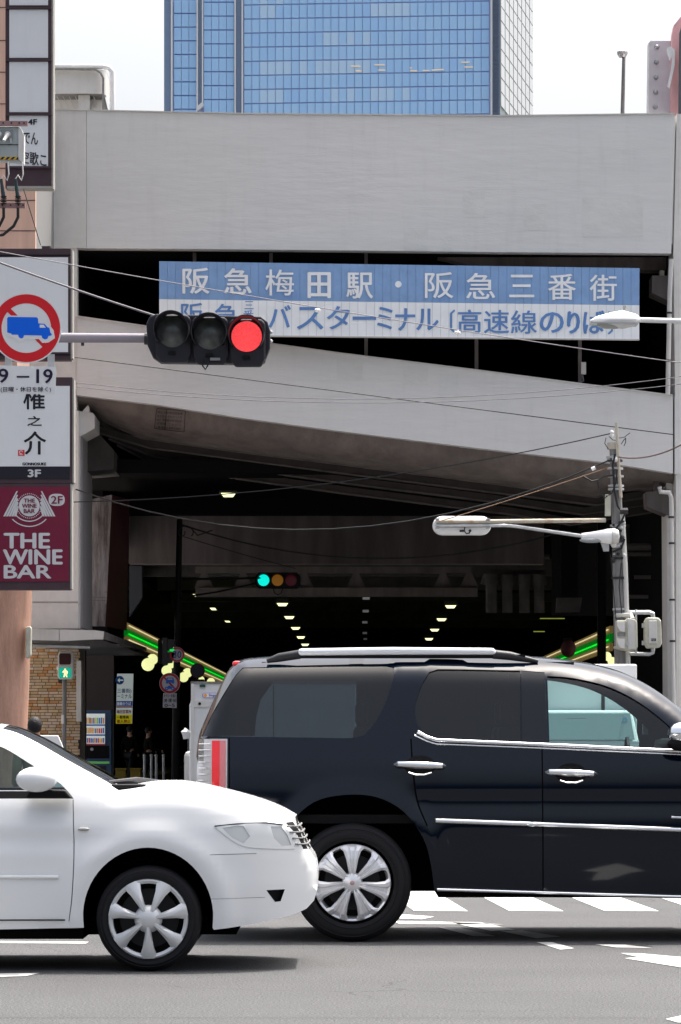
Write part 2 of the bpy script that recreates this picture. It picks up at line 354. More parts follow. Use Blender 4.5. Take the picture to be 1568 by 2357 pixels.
# decks and inner walls: closes the upper level so that it is dark inside
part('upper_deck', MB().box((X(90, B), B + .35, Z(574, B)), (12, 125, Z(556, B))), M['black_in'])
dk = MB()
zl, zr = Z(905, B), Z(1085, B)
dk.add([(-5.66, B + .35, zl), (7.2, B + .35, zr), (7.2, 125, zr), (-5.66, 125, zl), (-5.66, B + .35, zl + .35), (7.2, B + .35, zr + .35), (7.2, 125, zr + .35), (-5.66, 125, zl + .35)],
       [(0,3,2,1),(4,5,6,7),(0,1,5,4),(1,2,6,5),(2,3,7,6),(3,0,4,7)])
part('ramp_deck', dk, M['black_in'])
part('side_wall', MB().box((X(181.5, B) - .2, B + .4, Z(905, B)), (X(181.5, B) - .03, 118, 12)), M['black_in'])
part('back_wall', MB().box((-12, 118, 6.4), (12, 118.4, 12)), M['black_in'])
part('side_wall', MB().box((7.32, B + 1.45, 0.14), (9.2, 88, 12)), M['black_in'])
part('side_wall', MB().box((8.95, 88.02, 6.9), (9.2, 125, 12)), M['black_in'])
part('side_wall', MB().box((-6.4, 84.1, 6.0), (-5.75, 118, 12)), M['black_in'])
# curved soffit under the ramp: top line at the parapet, lower line set back
lo = [(178, 960), (213, 950), (240, 968), (324, 1007), (400, 1018), (560, 1040), (784, 1068), (1000, 1095), (1200, 1121), (1374, 1143), (1422, 1129), (1470, 1126), (1519, 1126), (1549, 1132)]
def at(line, u):
    for (a, b), (c, d) in zip(line, line[1:]):
        if a <= u <= c: return b + (d - b) * (u - a) / (c - a)
    return line[-1][1]
sf = MB(); K = 6
for i in range(len(lo) - 1):
    for k in range(K):
        q = []
        for (u, v) in (lo[i], lo[i+1]):
            t = at(bot2, min(u, 1549))
            for kk in (k, k + 1):
                s_ = kk / K; vv = t + (v - t) * math.sin(s_ * math.pi / 2); DD = B + .35 + 1.9 * (1 - math.cos(s_ * math.pi / 2)) + 0.0
                q.append(P(u, vv, DD))
        sf.add(q, [(0, 1, 3, 2)])
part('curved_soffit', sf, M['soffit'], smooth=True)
lip = MB()
lip.tube([P(u, v, B + 2.2) for u, v in lo[1:]], .03, 6)
part('drip_edge', lip, M['dirty'])
# three stepped ducts below and behind the soffit edge
for k, (dv, DD) in enumerate([(20, 78.0), (42, 79.0), (66, 80.0)]):
    line = [(230 + 20*k, 985 + dv*.6), (345 + k*12, 1010 + dv), (784, 1068 + dv), (1180, 1118 + dv), (1374 - 30*k, 1142 + dv), (1500, 1126 + dv*.8)]
    d_ = MB()
    for (u0, v0), (u1, v1) in zip(line, line[1:]):
        d_.prism([(u0, v0 - 16), (u1, v1 - 16), (u1, v1), (u0, v0)], DD, .5)
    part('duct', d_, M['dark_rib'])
    e_ = MB().tube([P(u, v, DD - .02) for u, v in line], .022, 6); part('duct_lip', e_, M['dirty'])
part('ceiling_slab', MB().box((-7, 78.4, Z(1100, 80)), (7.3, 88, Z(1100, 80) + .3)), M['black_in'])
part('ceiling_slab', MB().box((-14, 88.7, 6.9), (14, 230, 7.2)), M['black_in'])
# inner cross girder
part('cross_girder', MB().prism([(297, 1187), (1252, 1187), (1252, 1297), (297, 1297)], 88, .7), mat('inner_girder', (0.135, .115, .115), .9, var=.35, vs_=1.5, stretch=(1.2, 1, .18), stain=(.08, .065, .065), stain_amt=.6, stain_scale=1.4))
part('beam_above', MB().prism([(230, 1110), (1255, 1105), (1255, 1183), (260, 1183)], 86.5, .5), M['black_in'])
part('ledge', MB().prism([(270, 1128), (1010, 1128), (1010, 1134), (270, 1134)], 85.6, .3), M['dirty'])
# steel girder with stiffeners and rounded openings
sg = MB().prism([(450, 1304), (1085, 1304), (1085, 1318), (450, 1318)], 95, .4)
sg.prism([(450, 1352), (1100, 1352), (1100, 1372), (450, 1372)], 94.8, .5)
part('lattice_girder', sg, M['dirty'])
for u in (470, 560, 700, 820, 1020, 1080):
    st = MB().prism([(u - 6, 1318), (u + 6, 1318), (u + 22, 1352), (u - 22, 1352)], 95, .3); part('stiffener', st, M['dirty'])
for i in range(14):
    d0 = 100 + i * 9
    part('ceiling_beam', MB().box((-8.5, d0, 6.1), (8.7, d0 + .35, 6.6)), M['inner'] if i < 6 else M['black_in'])  # far beams turn black to paint the light falling off
part('dark_end_cap', MB().box((-14, 228, 0), (14, 228.5, 7)), M['black_in'])  # unseen wall added to close the tunnel and keep it dark
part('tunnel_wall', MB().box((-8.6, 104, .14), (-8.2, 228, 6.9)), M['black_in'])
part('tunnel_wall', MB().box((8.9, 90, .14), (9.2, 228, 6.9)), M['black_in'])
part('box_duct', MB().prism([(298, 1302), (327, 1302), (327, 1376), (298, 1420)], 90, .5), mat('grey_duct', (.05, .055, .065), .8))
# pipework on the right inside the mouth
for k, (u, w) in enumerate([(1131, 13), (1168, 12), (1207, 12), (1241, 12)]):
    p = MB().tube([P(u, 1330, 92), P(u, 1410, 92)], w * 92 / F, 12); p.tube([P(u, 1322, 92), P(u, 1346, 92)], (w + 4) * 92 / F, 12)
    part('drain_pipe', p, M['inner'], smooth=1)
part('drain_pipe', MB().tube([P(1112, 1345, 92.4), P(1118, 1325, 92.4), P(1130, 1318, 92.4), P(1255, 1318, 92.4)], .075, 10), M['inner'], smooth=1)
part('drain_pipe', MB().tube([P(1195, 1300, 89), P(1198, 1284, 89), P(1208, 1280, 89), P(1265, 1280, 89)], .07, 10), M['inner'], smooth=1)
for v, u0, u1 in [(1258, 1445, 1535), (1328, 1460, 1500), (1328, 1505, 1535), (1373, 1447, 1492), (1373, 1500, 1528), (1410, 1446, 1492), (1412, 1505, 1530), (1275, 1437, 1530)]:
    part('wall_pipe', MB().tube([P(u0, v, 82), P(u1, v, 82)], .05 if v != 1258 else .09, 8), mat('pipe_dim', (.11,.1,.095), .8) if 'pipe_dim' not in bpy.data.materials else bpy.data.materials['pipe_dim'], smooth=1)
part('wall_duct', MB().prism([(1283, 1375), (1340, 1375), (1335, 1408), (1281, 1408)], 84, .5), M['inner'])
part('dark_column', MB().pbox(1376, 1190, 1395, 1712, 86, .25), M['hide'])
part('dark_column', MB().pbox(1292, 1190, 1330, 1400, 87, .4), M['black_in'])
part('back_wall', MB().box((5.5, 90.5, 4.62), (8.9, 90.7, 6.9)), M['black_in'])
# downpipes on the right pilaster
part('downpipe', MB().tube([P(1545, 596, B - .1), P(1541, 690, B - .1), P(1541, 700, B - .1), P(1537, 908, B - .1)], .052, 12), M['offwhite'], smooth=1)
part('downpipe', MB().tube([P(1518, 1120, B - .1), P(1520, 1132, B - .1), P(1540, 1133, B - .1), P(1545, 1145, B - .1), P(1547, 1400, B - .1), P(1551, 1640, B - .1)], .05, 12), M['offwhite'], smooth=1)
for v, u in [(720, 1540), (830, 1538), (1190, 1545), (1250, 1546), (1380, 1547), (1475, 1548)]:
    part('pipe_clip', MB().lathe(P(u, v, B - .1), [(.056, -.02), (.064, -.02), (.064, .02), (.056, .02)], 12, 'Z'), M['dark'])
# notice plate stencilled on the soffit
def soffit_D(u, v):
    t = at(bot2, u); b = at(lo, u); f = min(.97, max(0, (v - t) / (b - t))); return B + .35 + 1.9 * (1 - math.sqrt(1 - f * f)) - .035
def on_soffit(name, geo2d, m, kind=None):
    mb = MB()
    for poly in geo2d: mb.add([P(u, v, soffit_D(u, v)) for u, v in poly], [tuple(range(len(poly)))])
    return part(name, mb, m, fix=False)
ni = mat('stencil_ink', (.03, .025, .022), .9)
qb = []
A_, B_, C_, D2_ = (361, 940), (427, 945), (424, 994), (356, 986)
for (a, b) in [(A_, B_), (B_, C_), (C_, D2_), (D2_, A_), ((384, 942), (380, 989))]:
    for k in range(8):
        f0, f1 = k / 8, (k + 1) / 8; p_ = (a[0] + (b[0] - a[0]) * f0, a[1] + (b[1] - a[1]) * f0); q_ = (a[0] + (b[0] - a[0]) * f1, a[1] + (b[1] - a[1]) * f1)
        dx, dy = (0, .7) if abs(b[0] - a[0]) > abs(b[1] - a[1]) else (.7, 0)
        qb.append([(p_[0] - dx, p_[1] - dy), (q_[0] - dx, q_[1] - dy), (q_[0] + dx, q_[1] + dy), (p_[0] + dx, p_[1] + dy)])
on_soffit('notice_border', qb, ni)
for k, t in enumerate(['橋名 阪急梅田高架橋', '施工年月 昭和四十六年', '設計 道路構造物設計部', '活荷重 二十トン', '工事 建設工業株式会社']):
    vs_, fs = text_geo(t); x0, x1 = min(v.x for v in vs_), max(v.x for v in vs_); y0, y1 = min(v.y for v in vs_), max(v.y for v in vs_)
    mp2 = [(363 - k * 1.1 + 58 * (v.x - x0) / (x1 - x0), 951 + k * 8.6 - 6 * (v.y - y0) / (y1 - y0) + .075 * 58 * (v.x - x0) / (x1 - x0)) for v in vs_]
    mb = MB().add([P(u, v, soffit_D(u, v)) for u, v in mp2], fs); part('notice_text', mb, ni, fix=False)

# ================================================================== LEFT BUILDING SHELL
lb = thing('concrete_building', 'beige concrete corner block whose brick ground floor meets the underpass on the left', 'building', (-8, B, 0))
def lpart(name, mb, m, **k): return obj(name, mb, m, lb, **k)
lpart('pilaster', MB().prism([(60, 569), (178, 571), (178, 908), (176, 909), (176, 945), (181, 945), (181, 1446), (66, 1446), (66, 570)], B + .03, 3.2), M['concrete_w'])
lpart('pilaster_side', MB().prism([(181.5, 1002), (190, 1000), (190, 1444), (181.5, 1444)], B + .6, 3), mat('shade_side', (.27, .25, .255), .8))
lpart('corbel', MB().prism([(176, 945), (214, 950), (218, 955), (218, 986), (184, 1004), (176, 1004)], B + .3, 1.6), M['offwhite'])
lpart('bracket_block', MB().prism([(192, 944), (203, 932), (206, 945), (204, 951), (190, 950)], B + .35, .3), M['concrete_w'])
lpart('wall_joint', MB().pbox(72, 1384.5, 180, 1386, B + .02, .01), M['soffit'])
lpart('corbel_haunch', MB().prism([(186, 1006), (219, 988), (262, 1035), (262, 1080), (196, 1085)], B + 2.2, 2), M['inner'])
# canopy at the first floor
lpart('canopy_fascia', MB().prism([(60, 1448), (136, 1448), (136, 1474), (60, 1472)], B - .6, .1), M['offwhite'])
lpart('canopy_fascia', MB().prism([(137.5, 1448), (218, 1450), (240, 1453), (238, 1471), (218, 1471), (137.5, 1475)], B - .6, .1), M['offwhite'])
cn = MB(); a, b = P(240, 1453, B - .6), P(240, 1471, B - .6); c, d = P(338, 1490, 88), P(338, 1499, 88)
cn.add([a, b, d, c], [(0, 1, 2, 3)]); lpart('canopy_fascia', cn, M['dirty'])
cs = MB(); zc = Z(1474, B)
cs.add([(X(60, B), B - .5, zc), (X(239, B), B - .5, zc), (X(338, 88), 88, zc + .0), (X(60, B), 88, zc)], [(0, 1, 2, 3)])
lpart('canopy_soffit', cs, M['dark'])
lpart('canopy_gutter', MB().tube([P(60, 1484, B - .3), P(208, 1489, B - .3)], .045, 10), M['steel'], smooth=1)
lpart('ground_floor_wall', MB().box((X(40, 82.1), 82.1, .14), (X(196, 82.1), 82.6, Z(1474, B) - .02)), mat('mortar', (.05, .045, .04), .95, fine=.2))
lpart('dark_shopfront', MB().box((X(20, 90), 90, .14), (X(262, 90), 90.3, 3.9)), mat('shop_dark', (.035, .028, .028), .7))
lpart('dark_shopfront', MB().box((-13, 98.5, .14), (-6.6, 98.8, 5.6)), M['black_in'])
lpart('wall_bracket', MB().prism([(176, 1520), (187, 1520), (187, 1660), (176, 1660)], 81, .35), M['offwhite'])
# bricks, each a part: buff and orange
bcols = [mat('brick_buff', (.42, .30, .17), .85, var=.2, vs_=6), mat('brick_tan', (.48, .36, .24), .85, var=.2, vs_=6), mat('brick_orange', (.44, .22, .09), .85, var=.2, vs_=6), mat('brick_pale', (.5, .4, .31), .85, var=.15, vs_=6)]
bmesh_cache = {}
def brick_mesh(w, mi):
    if (w, mi) not in bmesh_cache:
        mb = MB().box((0, 0, 0), (w, .04, .058)); me = bpy.data.meshes.new('brick'); me.from_pydata(mb.v, [], mb.f); me.materials.append(bcols[mi]); bmesh_cache[(w, mi)] = me
    return bmesh_cache[(w, mi)]
rb = random.Random(3); nb = 0; rest = MB()
u_lo, u_hi = X(62, 82), X(184, 82); row = 0; z = Z(1485, 82) - .075
while z > .2:
    x = u_lo - rb.uniform(0, .2)
    while x < u_hi:
        w = rb.choice([.1, .16, .21, .21, .24]) ; w = min(w, u_hi - x)
        if w < .04: break
        px = (x * F / 82 + CX)
        if nb < 300 and px > 52:
            o = bpy.data.objects.new('brick', brick_mesh(round(w, 2), rb.choice([0, 0, 1, 1, 2, 3]))); COL.objects.link(o); o.parent = lb
            o.location = Vector((x, 82.06 + rb.uniform(-.003, .003), z)) - Vector((-8, B, 0)); nb += 1
        else: rest.box((x, 82.06, z), (x + w, 82.1, z + .058))
        x += w + .014
    z -= .0715
o = obj('lower_bricks', rest, bcols[0], lb); o['kind'] = 'stuff'
# small wall lamp on the bricks
wl = thing('wall_lamp', 'small clear glass wall lamp on the brick wall left of the walking signal', 'lamp', P(139, 1555, 81.6))
obj('bracket', MB().pbox(136, 1545, 142, 1572, 81.7, .3), M['dark'], wl); obj('globe', MB().ball(P(139, 1536, 81.75), .1), mat('clear_globe', (.35, .3, .27), .15, metal=.3), wl, smooth=True)

# pink tiled tower block behind the blade signs, and its round column
pk = thing('pink_building', 'pink tiled building edge behind the upper blade sign at the far left', 'building', (-8, 70, 0))
obj('wall', MB().prism([(-700, -400), (82, -400), (82, 575), (-700, 575)], 70, .2), M['pink'], pk)
obj('bounce_block', MB().prism([(-700, -400), (81, -400), (81, 574), (-700, 574)], 70.2, 4.6), mat('bounce_grey', (.2, .2, .2), .9), pk)  # grey backing added to keep pink bounce light off the end panel
obj('lower_wall', MB().prism([(-700, 575), (40, 575), (40, 1357), (-700, 1357)], 70.5, 3), mat('pink_lower', (.5, .33, .26), .7, var=.1), pk)
for v in (16, 92, 165, 238, 312, 386, 460, 530):
    obj('tile_joint', MB().pbox(-300, v, 82, v + 1.6, 69.99, .01), M['frame'], pk)
obj('flower_box', MB().prism([(96, 566), (116, 566), (113, 574), (98, 574)], 70, .3), M['frame'], pk)
pc = thing('round_column', 'tapering round column clad in brown pink tiles below the wine bar sign', 'column', (X(0, 66), 66.6, 0))
obj('shaft', MB().lathe((X(5, 66), 66.6, 0), [(.40, 0), (.42, 1.3), (.47, 2.6), (.53, 4.6)], 32, 'Z'), M['pinkcol'], pc, smooth=True)
obj('cable_box', MB().prism([(60, 1443), (69, 1440), (72, 1446), (71, 1508), (64, 1515), (60, 1514)], 66.1, .25), M['cream'], pc, bevel=.02)

# ================================================================== GLASS TOWER
tw = thing('glass_tower', 'tall office tower of blue mirror glass with white fins rising behind the overpass', 'tower', (0, 500, 0))
def Dt(u): return 500 - 5 * (u - 562) / 563 if u > 562 else 500
def tp(mb, u0, v0, u1, v1, off=0, dep=1.0):
    f = [P(u0, v1, Dt(u0)), P(u1, v1, Dt(u1)), P(u1, v0, Dt(u1)), P(u0, v0, Dt(u0))]
    f = [p + Vector((0, off, 0)) for p in f]; b = [p + Vector((0, dep, 0)) for p in f]
    return mb.add(f + b, [(0,1,2,3),(7,6,5,4),(1,0,4,5),(2,1,5,6),(3,2,6,7),(0,3,7,4)])
mg = [mat('tower_glass_%s' % n, c, .3, spec=.4) for n, c in [('deep', (.36, .60, .92)), ('mid', (.375, .62, .92)), ('light', (.40, .645, .92)), ('blind', (.50, .70, .90))]]  # pane colours carry reflected sky blue and haze
m_grid = mat('tower_grid', (.38, .46, .70), .5); m_fin = mat('tower_fin', (.72, .73, .74), .5); m_slate = mat('tower_slate', (.21, .29, .42), .4)
obj('core_wall', tp(MB(), 378, -300, 561, 1690, .3, 30), m_grid, tw); obj('core_wall', tp(MB(), 561, -300, 1150, 1690, .3, 30), m_grid, tw)
obj('corner_strip', tp(MB(), 378, -300, 393, 1690, 0, 3), m_slate, tw)
obj('fin', tp(MB(), 394, -300, 398, 1690, -.6, 3), m_fin, tw)
obj('recess', tp(MB(), 457, -300, 465, 247, -.3, 3), m_slate, tw)
obj('fin', tp(MB(), 453, -300, 456.5, 253, -.8, 3), m_fin, tw); obj('fin', tp(MB(), 465.5, -300, 468.5, 244, -.8, 3), m_fin, tw)
obj('fin_tip', MB().prism([(456, 243), (467, 233), (469, 238), (469, 243), (451, 258), (452, 252)], 499, 1.5), m_fin, tw)
obj('fin', tp(MB(), 540, -300, 543.5, 1690, -.6, 3), m_fin, tw); obj('recess', tp(MB(), 544, -300, 556, 1690, 0, 3), m_slate, tw)
obj('fin', tp(MB(), 556.5, -300, 560, 1690, -.6, 3), m_fin, tw)
obj('fin', tp(MB(), 1129, -300, 1133, 1690, -.6, 3), m_fin, tw); obj('recess', tp(MB(), 1133.5, -300, 1150, 1690, 0, 3), m_slate, tw)
lv = MB()
for k in range(90): tp(lv, 1135, 3 * k, 1148, 3 * k + 1.4, -.15, .2)
o = obj('louvre_slats', lv, mat('louvre', (.16, .2, .27), .5), tw); o['kind'] = 'stuff'
gm = {}
rt = random.Random(5)
def pane(u0, v0, u1, v1, mi):
    w = round(X(u1, Dt(u1)) - X(u0, Dt(u0)), 2); h = round((v1 - v0) * Dt(u0) / F, 2)
    if (w, h, mi) not in gm:
        mb = MB().box((0, 0, 0), (w, .4, h)); me = bpy.data.meshes.new('pane'); me.from_pydata(mb.v, [], mb.f); me.materials.append(mg[mi]); gm[(w, h, mi)] = me
    o = bpy.data.objects.new('pane', gm[(w, h, mi)]); COL.objects.link(o); o.parent = tw
    o.location = P(u0, v1, Dt(u0)) - Vector((0, 500, 0)); return o
cw = (1126 - 562) / 31
blinds = {0: [(2, 5)], 1: [(2, 4), (16, 19), (19, 22)], 3: [(10, 16)], 5: [(2, 10), (10, 16)], 7: [(2, 5), (11, 21)]}
for r_ in range(9):
    vb = 10 + 32.45 * r_
    for c_ in range(31):
        u0 = 562 + c_ * cw; sl = -.028 * (u0 - 562)
        mi = rt.choice([0, 1, 1, 2]) if r_ % 2 else rt.choice([1, 2, 2])
        for a, b in blinds.get(r_, []):
            if a <= c_ < b: mi = 3 if rt.random() < .8 else 2
        pane(u0 + .6, vb - 32.45 + 3.0 + sl * .6, u0 + cw - .5, vb + sl * .6, mi)
g2 = MB()
for r_ in range(10):
    for c_ in range(3): tp(g2, 401 + c_ * 17.4, 29.4 + 31.5 * (r_ - 1) + 3, 401 + (c_ + 1) * 17.4 - 1.1, 29.4 + 31.5 * r_, 0, .4)
    for c_ in range(4): tp(g2, 470 + c_ * 17.4, 3.5 + 32 * (r_ - 1) + 3, 470 + (c_ + 1) * 17.4 - 1.1, 3.5 + 32 * r_, 0, .4)
o = obj('side_bay_glazing', g2, mg[1], tw); o['kind'] = 'stuff'
m_lit = mat('office_ceiling_light', (.8, .6, .4), emit=(.8, .72, .62), es=.3)
for (u, v, w) in [(822, 166, 22), (833, 177, 13), (876, 163, 24), (885, 175, 16), (958, 177, 17), (987, 176, 16), (1008, 175, 12), (1020, 174, 16), (1075, 157, 20), (1083, 168, 20), (957, 170, 5)]:
    obj('office_light', tp(MB(), u - 14, v - 15, u - 14 + w, v - 12.2, -.06, .05), m_lit, tw)
# side face turned away right, bright sky reflection put into its colour
m_sw = mat('tower_side_glass', (.42, .44, .45), .3); m_sl = mat('tower_side_lines', (.16, .2, .21), .5)
p0 = Vector((X(1151, 495.5), 495.5, 0)); p1 = Vector((X(1226, 530), 530, 0)); dd = p1 - p0
def sidep(mb, s0, z0, s1, z1, off):
    nrm = Vector((dd.y, -dd.x, 0)).normalized()
    a, b = p0 + dd * s0, p0 + dd * s1; q = [Vector((a.x, a.y, z0)), Vector((b.x, b.y, z0)), Vector((b.x, b.y, z1)), Vector((a.x, a.y, z1))]
    mb.add([v + nrm * off for v in q] + [v + nrm * (off - .3) for v in q], [(0,1,2,3),(7,6,5,4),(1,0,4,5),(2,1,5,6),(3,2,6,7),(0,3,7,4)])
sb = MB(); sidep(sb, 0, 0, 1, 125, 0); obj('side_wall', sb, m_sl, tw)
sp = MB()
for r_ in range(45, 62):
    for c_ in range(8): sidep(sp, c_ / 8 + .012, r_ * 2.04 + .2, (c_ + 1) / 8 - .006, (r_ + 1) * 2.04, .1)
o = obj('side_glazing', sp, m_sw, tw); o['kind'] = 'stuff'

# ================================================================== ROOFTOP THINGS ABOVE THE PARAPET
rf = thing('rooftop_canopy', 'rounded white rooftop canopy with slatted underside behind the parapet at upper left', 'canopy', P(190, 252, 92))
D_ = 92
def rp(mb_, m, name, **k): return obj(name, mb_, m, rf, **k)
fb = MB()
xr = X(212, D_); zt, zb = Z(160, D_), Z(243, D_); rad = (X(243, D_) - xr)
pl = [(X(20, D_), D_)] + [(xr + rad * math.sin(t), D_ + rad - rad * math.cos(t)) for t in [i * math.pi / 24 for i in range(13)]] + [(xr + rad, D_ + 4)]
zf0 = Z(215, D_)
n_ = len(pl); fb.add([(x, y, zt) for x, y in pl] + [(x, y, zf0) for x, y in pl], [(i, i+1, n_+i+1, n_+i) for i in range(n_-1)])
rp(fb, M['offwhite'], 'curved_fascia', smooth=1)
tb = MB().add([(x, y, zt + .01) for x, y in pl] + [(pl[0][0], D_ + 4, zt + .01)], [tuple(range(n_ + 1))]); rp(tb, M['offwhite'], 'roof_sheet')
us = MB().add([(X(20, D_), D_ + .05, zf0), (X(240, D_), D_ + .05, zf0), (X(240, D_), D_ + 4, zf0 - .4), (X(20, D_), D_ + 4, zf0 - .4)], [(0, 1, 2, 3)]); rp(us, M['pole_grey'], 'underside')
for k in range(7):
    u = 128 + k * 14
    rp(MB().prism([(u, 216), (u + 1.5, 216), (u + 22, 258), (u + 20, 258)], D_ + .3, .05), M['offwhite'], 'slat')
rp(MB().prism([(126, 218), (240, 220), (240, 262), (126, 262)], D_ + .6, .1), M['concrete_w'], 'wall')
rp(MB().pbox(181, 219, 207, 262, D_ + .2, .3), M['offwhite'], 'post')
rp(MB().tube([P(20, 152, D_ - .1), P(238, 153, D_ - .1), P(252, 156, D_ - .1), P(259, 166, D_ - .1), P(259, 258, D_ - .1)], .07, 12), M['white'], 'rail_pipe', smooth=1)
rp(MB().tube([P(20, 158, D_ - .15), P(220, 160, D_ - .15), P(232, 168, D_ - .15), P(238, 180, D_ - .15), P(238, 258, D_ - .15)], .03, 8), M['pole_grey'], 'thin_pipe', smooth=1)
ml = thing('road_lamp', 'slender grey lamp post with a small round head against the white sky', 'street lamp', P(1434, 270, 100))
obj('post', MB().tube([P(1432, 300, 100), P(1436, 125, 100)], [.065, .05], 10), M['pole_grey'], ml, smooth=1)
obj('lamp_head', MB().lathe(P(1432.5, 122, 100), [(.0, -.14), (.1, -.12), (.155, -.02), (.15, .04), (.05, .1), (0, .11)], 18, 'Z'), M['steel'], ml, smooth=True)
rs = thing('rooftop_sign', 'pink and white rooftop sign tower with five round bolts at the upper right', 'sign', P(1530, 262, 96))
obj('side_panel', MB().prism([(1493, 268), (1494, 100), (1499, 94), (1545, 94), (1545, 268)], 96, .4), mat('panel_grey', (.66, .63, .66), .5, var=.05), rs)
obj('panel_edge', MB().prism([(1490, 268), (1492, 100), (1498, 93), (1500, 94), (1495, 101), (1493.4, 268)], 95.9, .3), M['white'], rs)
for v in (108, 143, 178, 212, 246):
    obj('bolt', MB().lathe(P(1512 - (v - 108) * .03, v, 95.99), [(.0, -.06), (.04, -.05), (.065, -.01), (.07, 0)], 14, 'Y'), M['steel'], rs, smooth=True)
obj('pink_board', MB().prism([(1545, 268), (1547, 78), (1551, 58), (1569, 36), (1640, 30), (1640, 268)], 95.6, .4), mat('pink_board', (.85, .47, .47), .5, var=.05), rs)
obj('emblem', MB().prism([(1536, 110), (1545, 106), (1552, 115), (1546, 132), (1541, 140), (1536, 122)], 95.4, .1).prism([(1549, 118), (1554, 110), (1553, 150), (1541, 205), (1536, 200), (1545, 160)], 95.35, .1), M['white'], rs)
obj('mesh_panel', MB().prism([(1562, 268), (1564, 75), (1568, 62), (1650, 62), (1650, 268)], 95.2, .1), mat('mesh', (.1, .11, .12), .7), rs)
# ================================================================== STATION NAME BOARD
D = 74.4
nb_ = thing('station_board', 'long blue and white station and bus terminal name board hung across the upper opening', 'sign', P(920, 690, D))
def brd(name, mb, m, **k): return obj(name, mb, m, nb_, **k)
top_ = lambda u: 601 + (u - 367) * 16 / 1106
mid_ = lambda u: 688 + (u - 367) * 14 / 1104
bot_ = lambda u: 769 + (u - 367) * 11 / 1104
NS = 58; w_ = (1472 - 367) / NS
for i in range(NS):
    a = 367 + i * w_; b = a + w_ - .55
    brd('panel_strip', MB().prism([(a, top_(a)), (b, top_(b)), (b, mid_(b)), (a, mid_(a))], D, .05), M['sblue'])
    brd('panel_strip', MB().prism([(a, mid_(a) + .3), (b, mid_(b) + .3), (b, bot_(b)), (a, bot_(a))], D, .05), M['swhite'])
brd('backing', MB().prism([(367.5, top_(367) + 1), (1472, top_(1472) + 1), (1471, bot_(1472) - 1), (367.5, bot_(367) - 1)], D + .03, .12), mat('board_back', (.3, .38, .5), .6))
brd('bottom_lip', MB().prism([(367, bot_(367)), (1472, bot_(1472)), (1472, bot_(1472) + 2), (367, bot_(367) + 2)], D - .03, .15), M['offwhite'])
m_wl = mat('letter_white', (.84, .86, .88), .5, var=.05, vs_=3); m_bl = mat('letter_blue', (.12, .25, .53), .5, var=.12, vs_=2)
for ch, a, b, t, bo in [('阪', 420, 483, 616, .02), ('急', 515, 580, 617, .02), ('梅', 611, 677, 620, .008), ('田', 708, 762, 626, .03), ('駅', 797, 859, 627, .018),
                    ('阪', 978, 1044, 626, .012), ('急', 1073, 1140, 628, .012), ('三', 1172, 1230, 632, .016), ('番', 1261, 1326, 630, .012), ('街', 1357, 1420, 632, .012)]:
    h = 60 if ch != '三' else 52
    lettering(ch, a, t, b, t + h, D, m_wl, nb_, bold=bo, name='character', th=.012)
brd('dot', MB().lathe(P(917, 654, D - .012), [(0, 0), (.07, 0), (.07, .01)], 18, 'Y'), m_wl)
for ch, a, b, t, h, bo in [('阪', 417, 468, 697, 56, .012), ('急', 494, 548, 699, 56, .012), ('三', 563, 584, 693, 18, .0), ('番', 560, 584, 714, 22, .0),
                       ('バ', 618, 670, 702, 52, .02), ('ス', 683, 745, 706, 52, .02), ('タ', 752, 806, 704, 54, .02), ('ー', 812, 866, 728, 8, .1), ('ミ', 868, 904, 706, 52, .02),
                       ('ナ', 910, 956, 709, 52, .02), ('ル', 958, 1010, 710, 50, .02), ('〔', 1036, 1048, 712, 54, .02), ('高', 1054, 1108, 712, 54, .016), ('速', 1114, 1172, 713, 54, .014),
                       ('線', 1176, 1236, 714, 54, .01), ('の', 1242, 1298, 718, 48, .03), ('り', 1305, 1335, 716, 52, .04), ('ば', 1342, 1392, 714, 54, .025), ('〕', 1399, 1411, 716, 54, .02)]:
    lettering(ch, a, t, b, t + h, D, m_bl, nb_, bold=bo, name='character', th=.012)

# ================================================================== BLADE SIGNS on the left building
D = 62.0
up = thing('blade_sign', 'tall upper sign column with blank white panels and a handwritten 4F panel at its foot', 'sign', P(66, 430, D), 'stacked shop signs on the left building')
obj('frame', MB().pbox(13, -420, 119, 432, D, .3), M['frame'], up)
obj('edge_trim', MB().pbox(119.3, -420, 123.5, 430, D + .01, .35).pbox(16, 428, 123, 433, D - .02, .35), M['trim'], up)
for (a, b) in [(-400, -260), (-250, -130), (-120, 12), (22, 133), (142, 258), (266, 382)]:
    obj('panel', MB().pbox(22, a, 111, b, D - .015, .015), M['acryl'], up)
for a in (17, 137, 262, 384):
    obj('rail', MB().pbox(13, a - 2, 119, a + 3, D - .05, .05), M['frame'], up)
lettering('4F', 65, 274, 86, 287, D - .015, M['signink'], up, bold=.06)
lettering('でん', 54, 302, 88, 330, D - .015, M['signink'], up, bold=.012, skew=.1)
lettering('空歌こ', 48, 345, 108, 375, D - .015, M['signink'], up, bold=.012, skew=.15)

bl = thing('blade_sign', 'blank white middle sign panel in a dark frame behind the round truck sign', 'sign', P(80, 828, D), 'stacked shop signs on the left building')
obj('frame', MB().pbox(-40, 572, 163, 828, D, .3), M['frame'], bl)
obj('panel', MB().pbox(-34, 592, 157, 810, D - .015, .015), M['acryl'], bl)
obj('edge_trim', MB().pbox(163.3, 574, 167.5, 824, D + .01, .35), M['trim'], bl)
obj('rail', MB().pbox(-40, 586, 163, 588, D - .02, .02).pbox(-40, 815, 163, 817, D - .02, .02), M['hide'], bl)

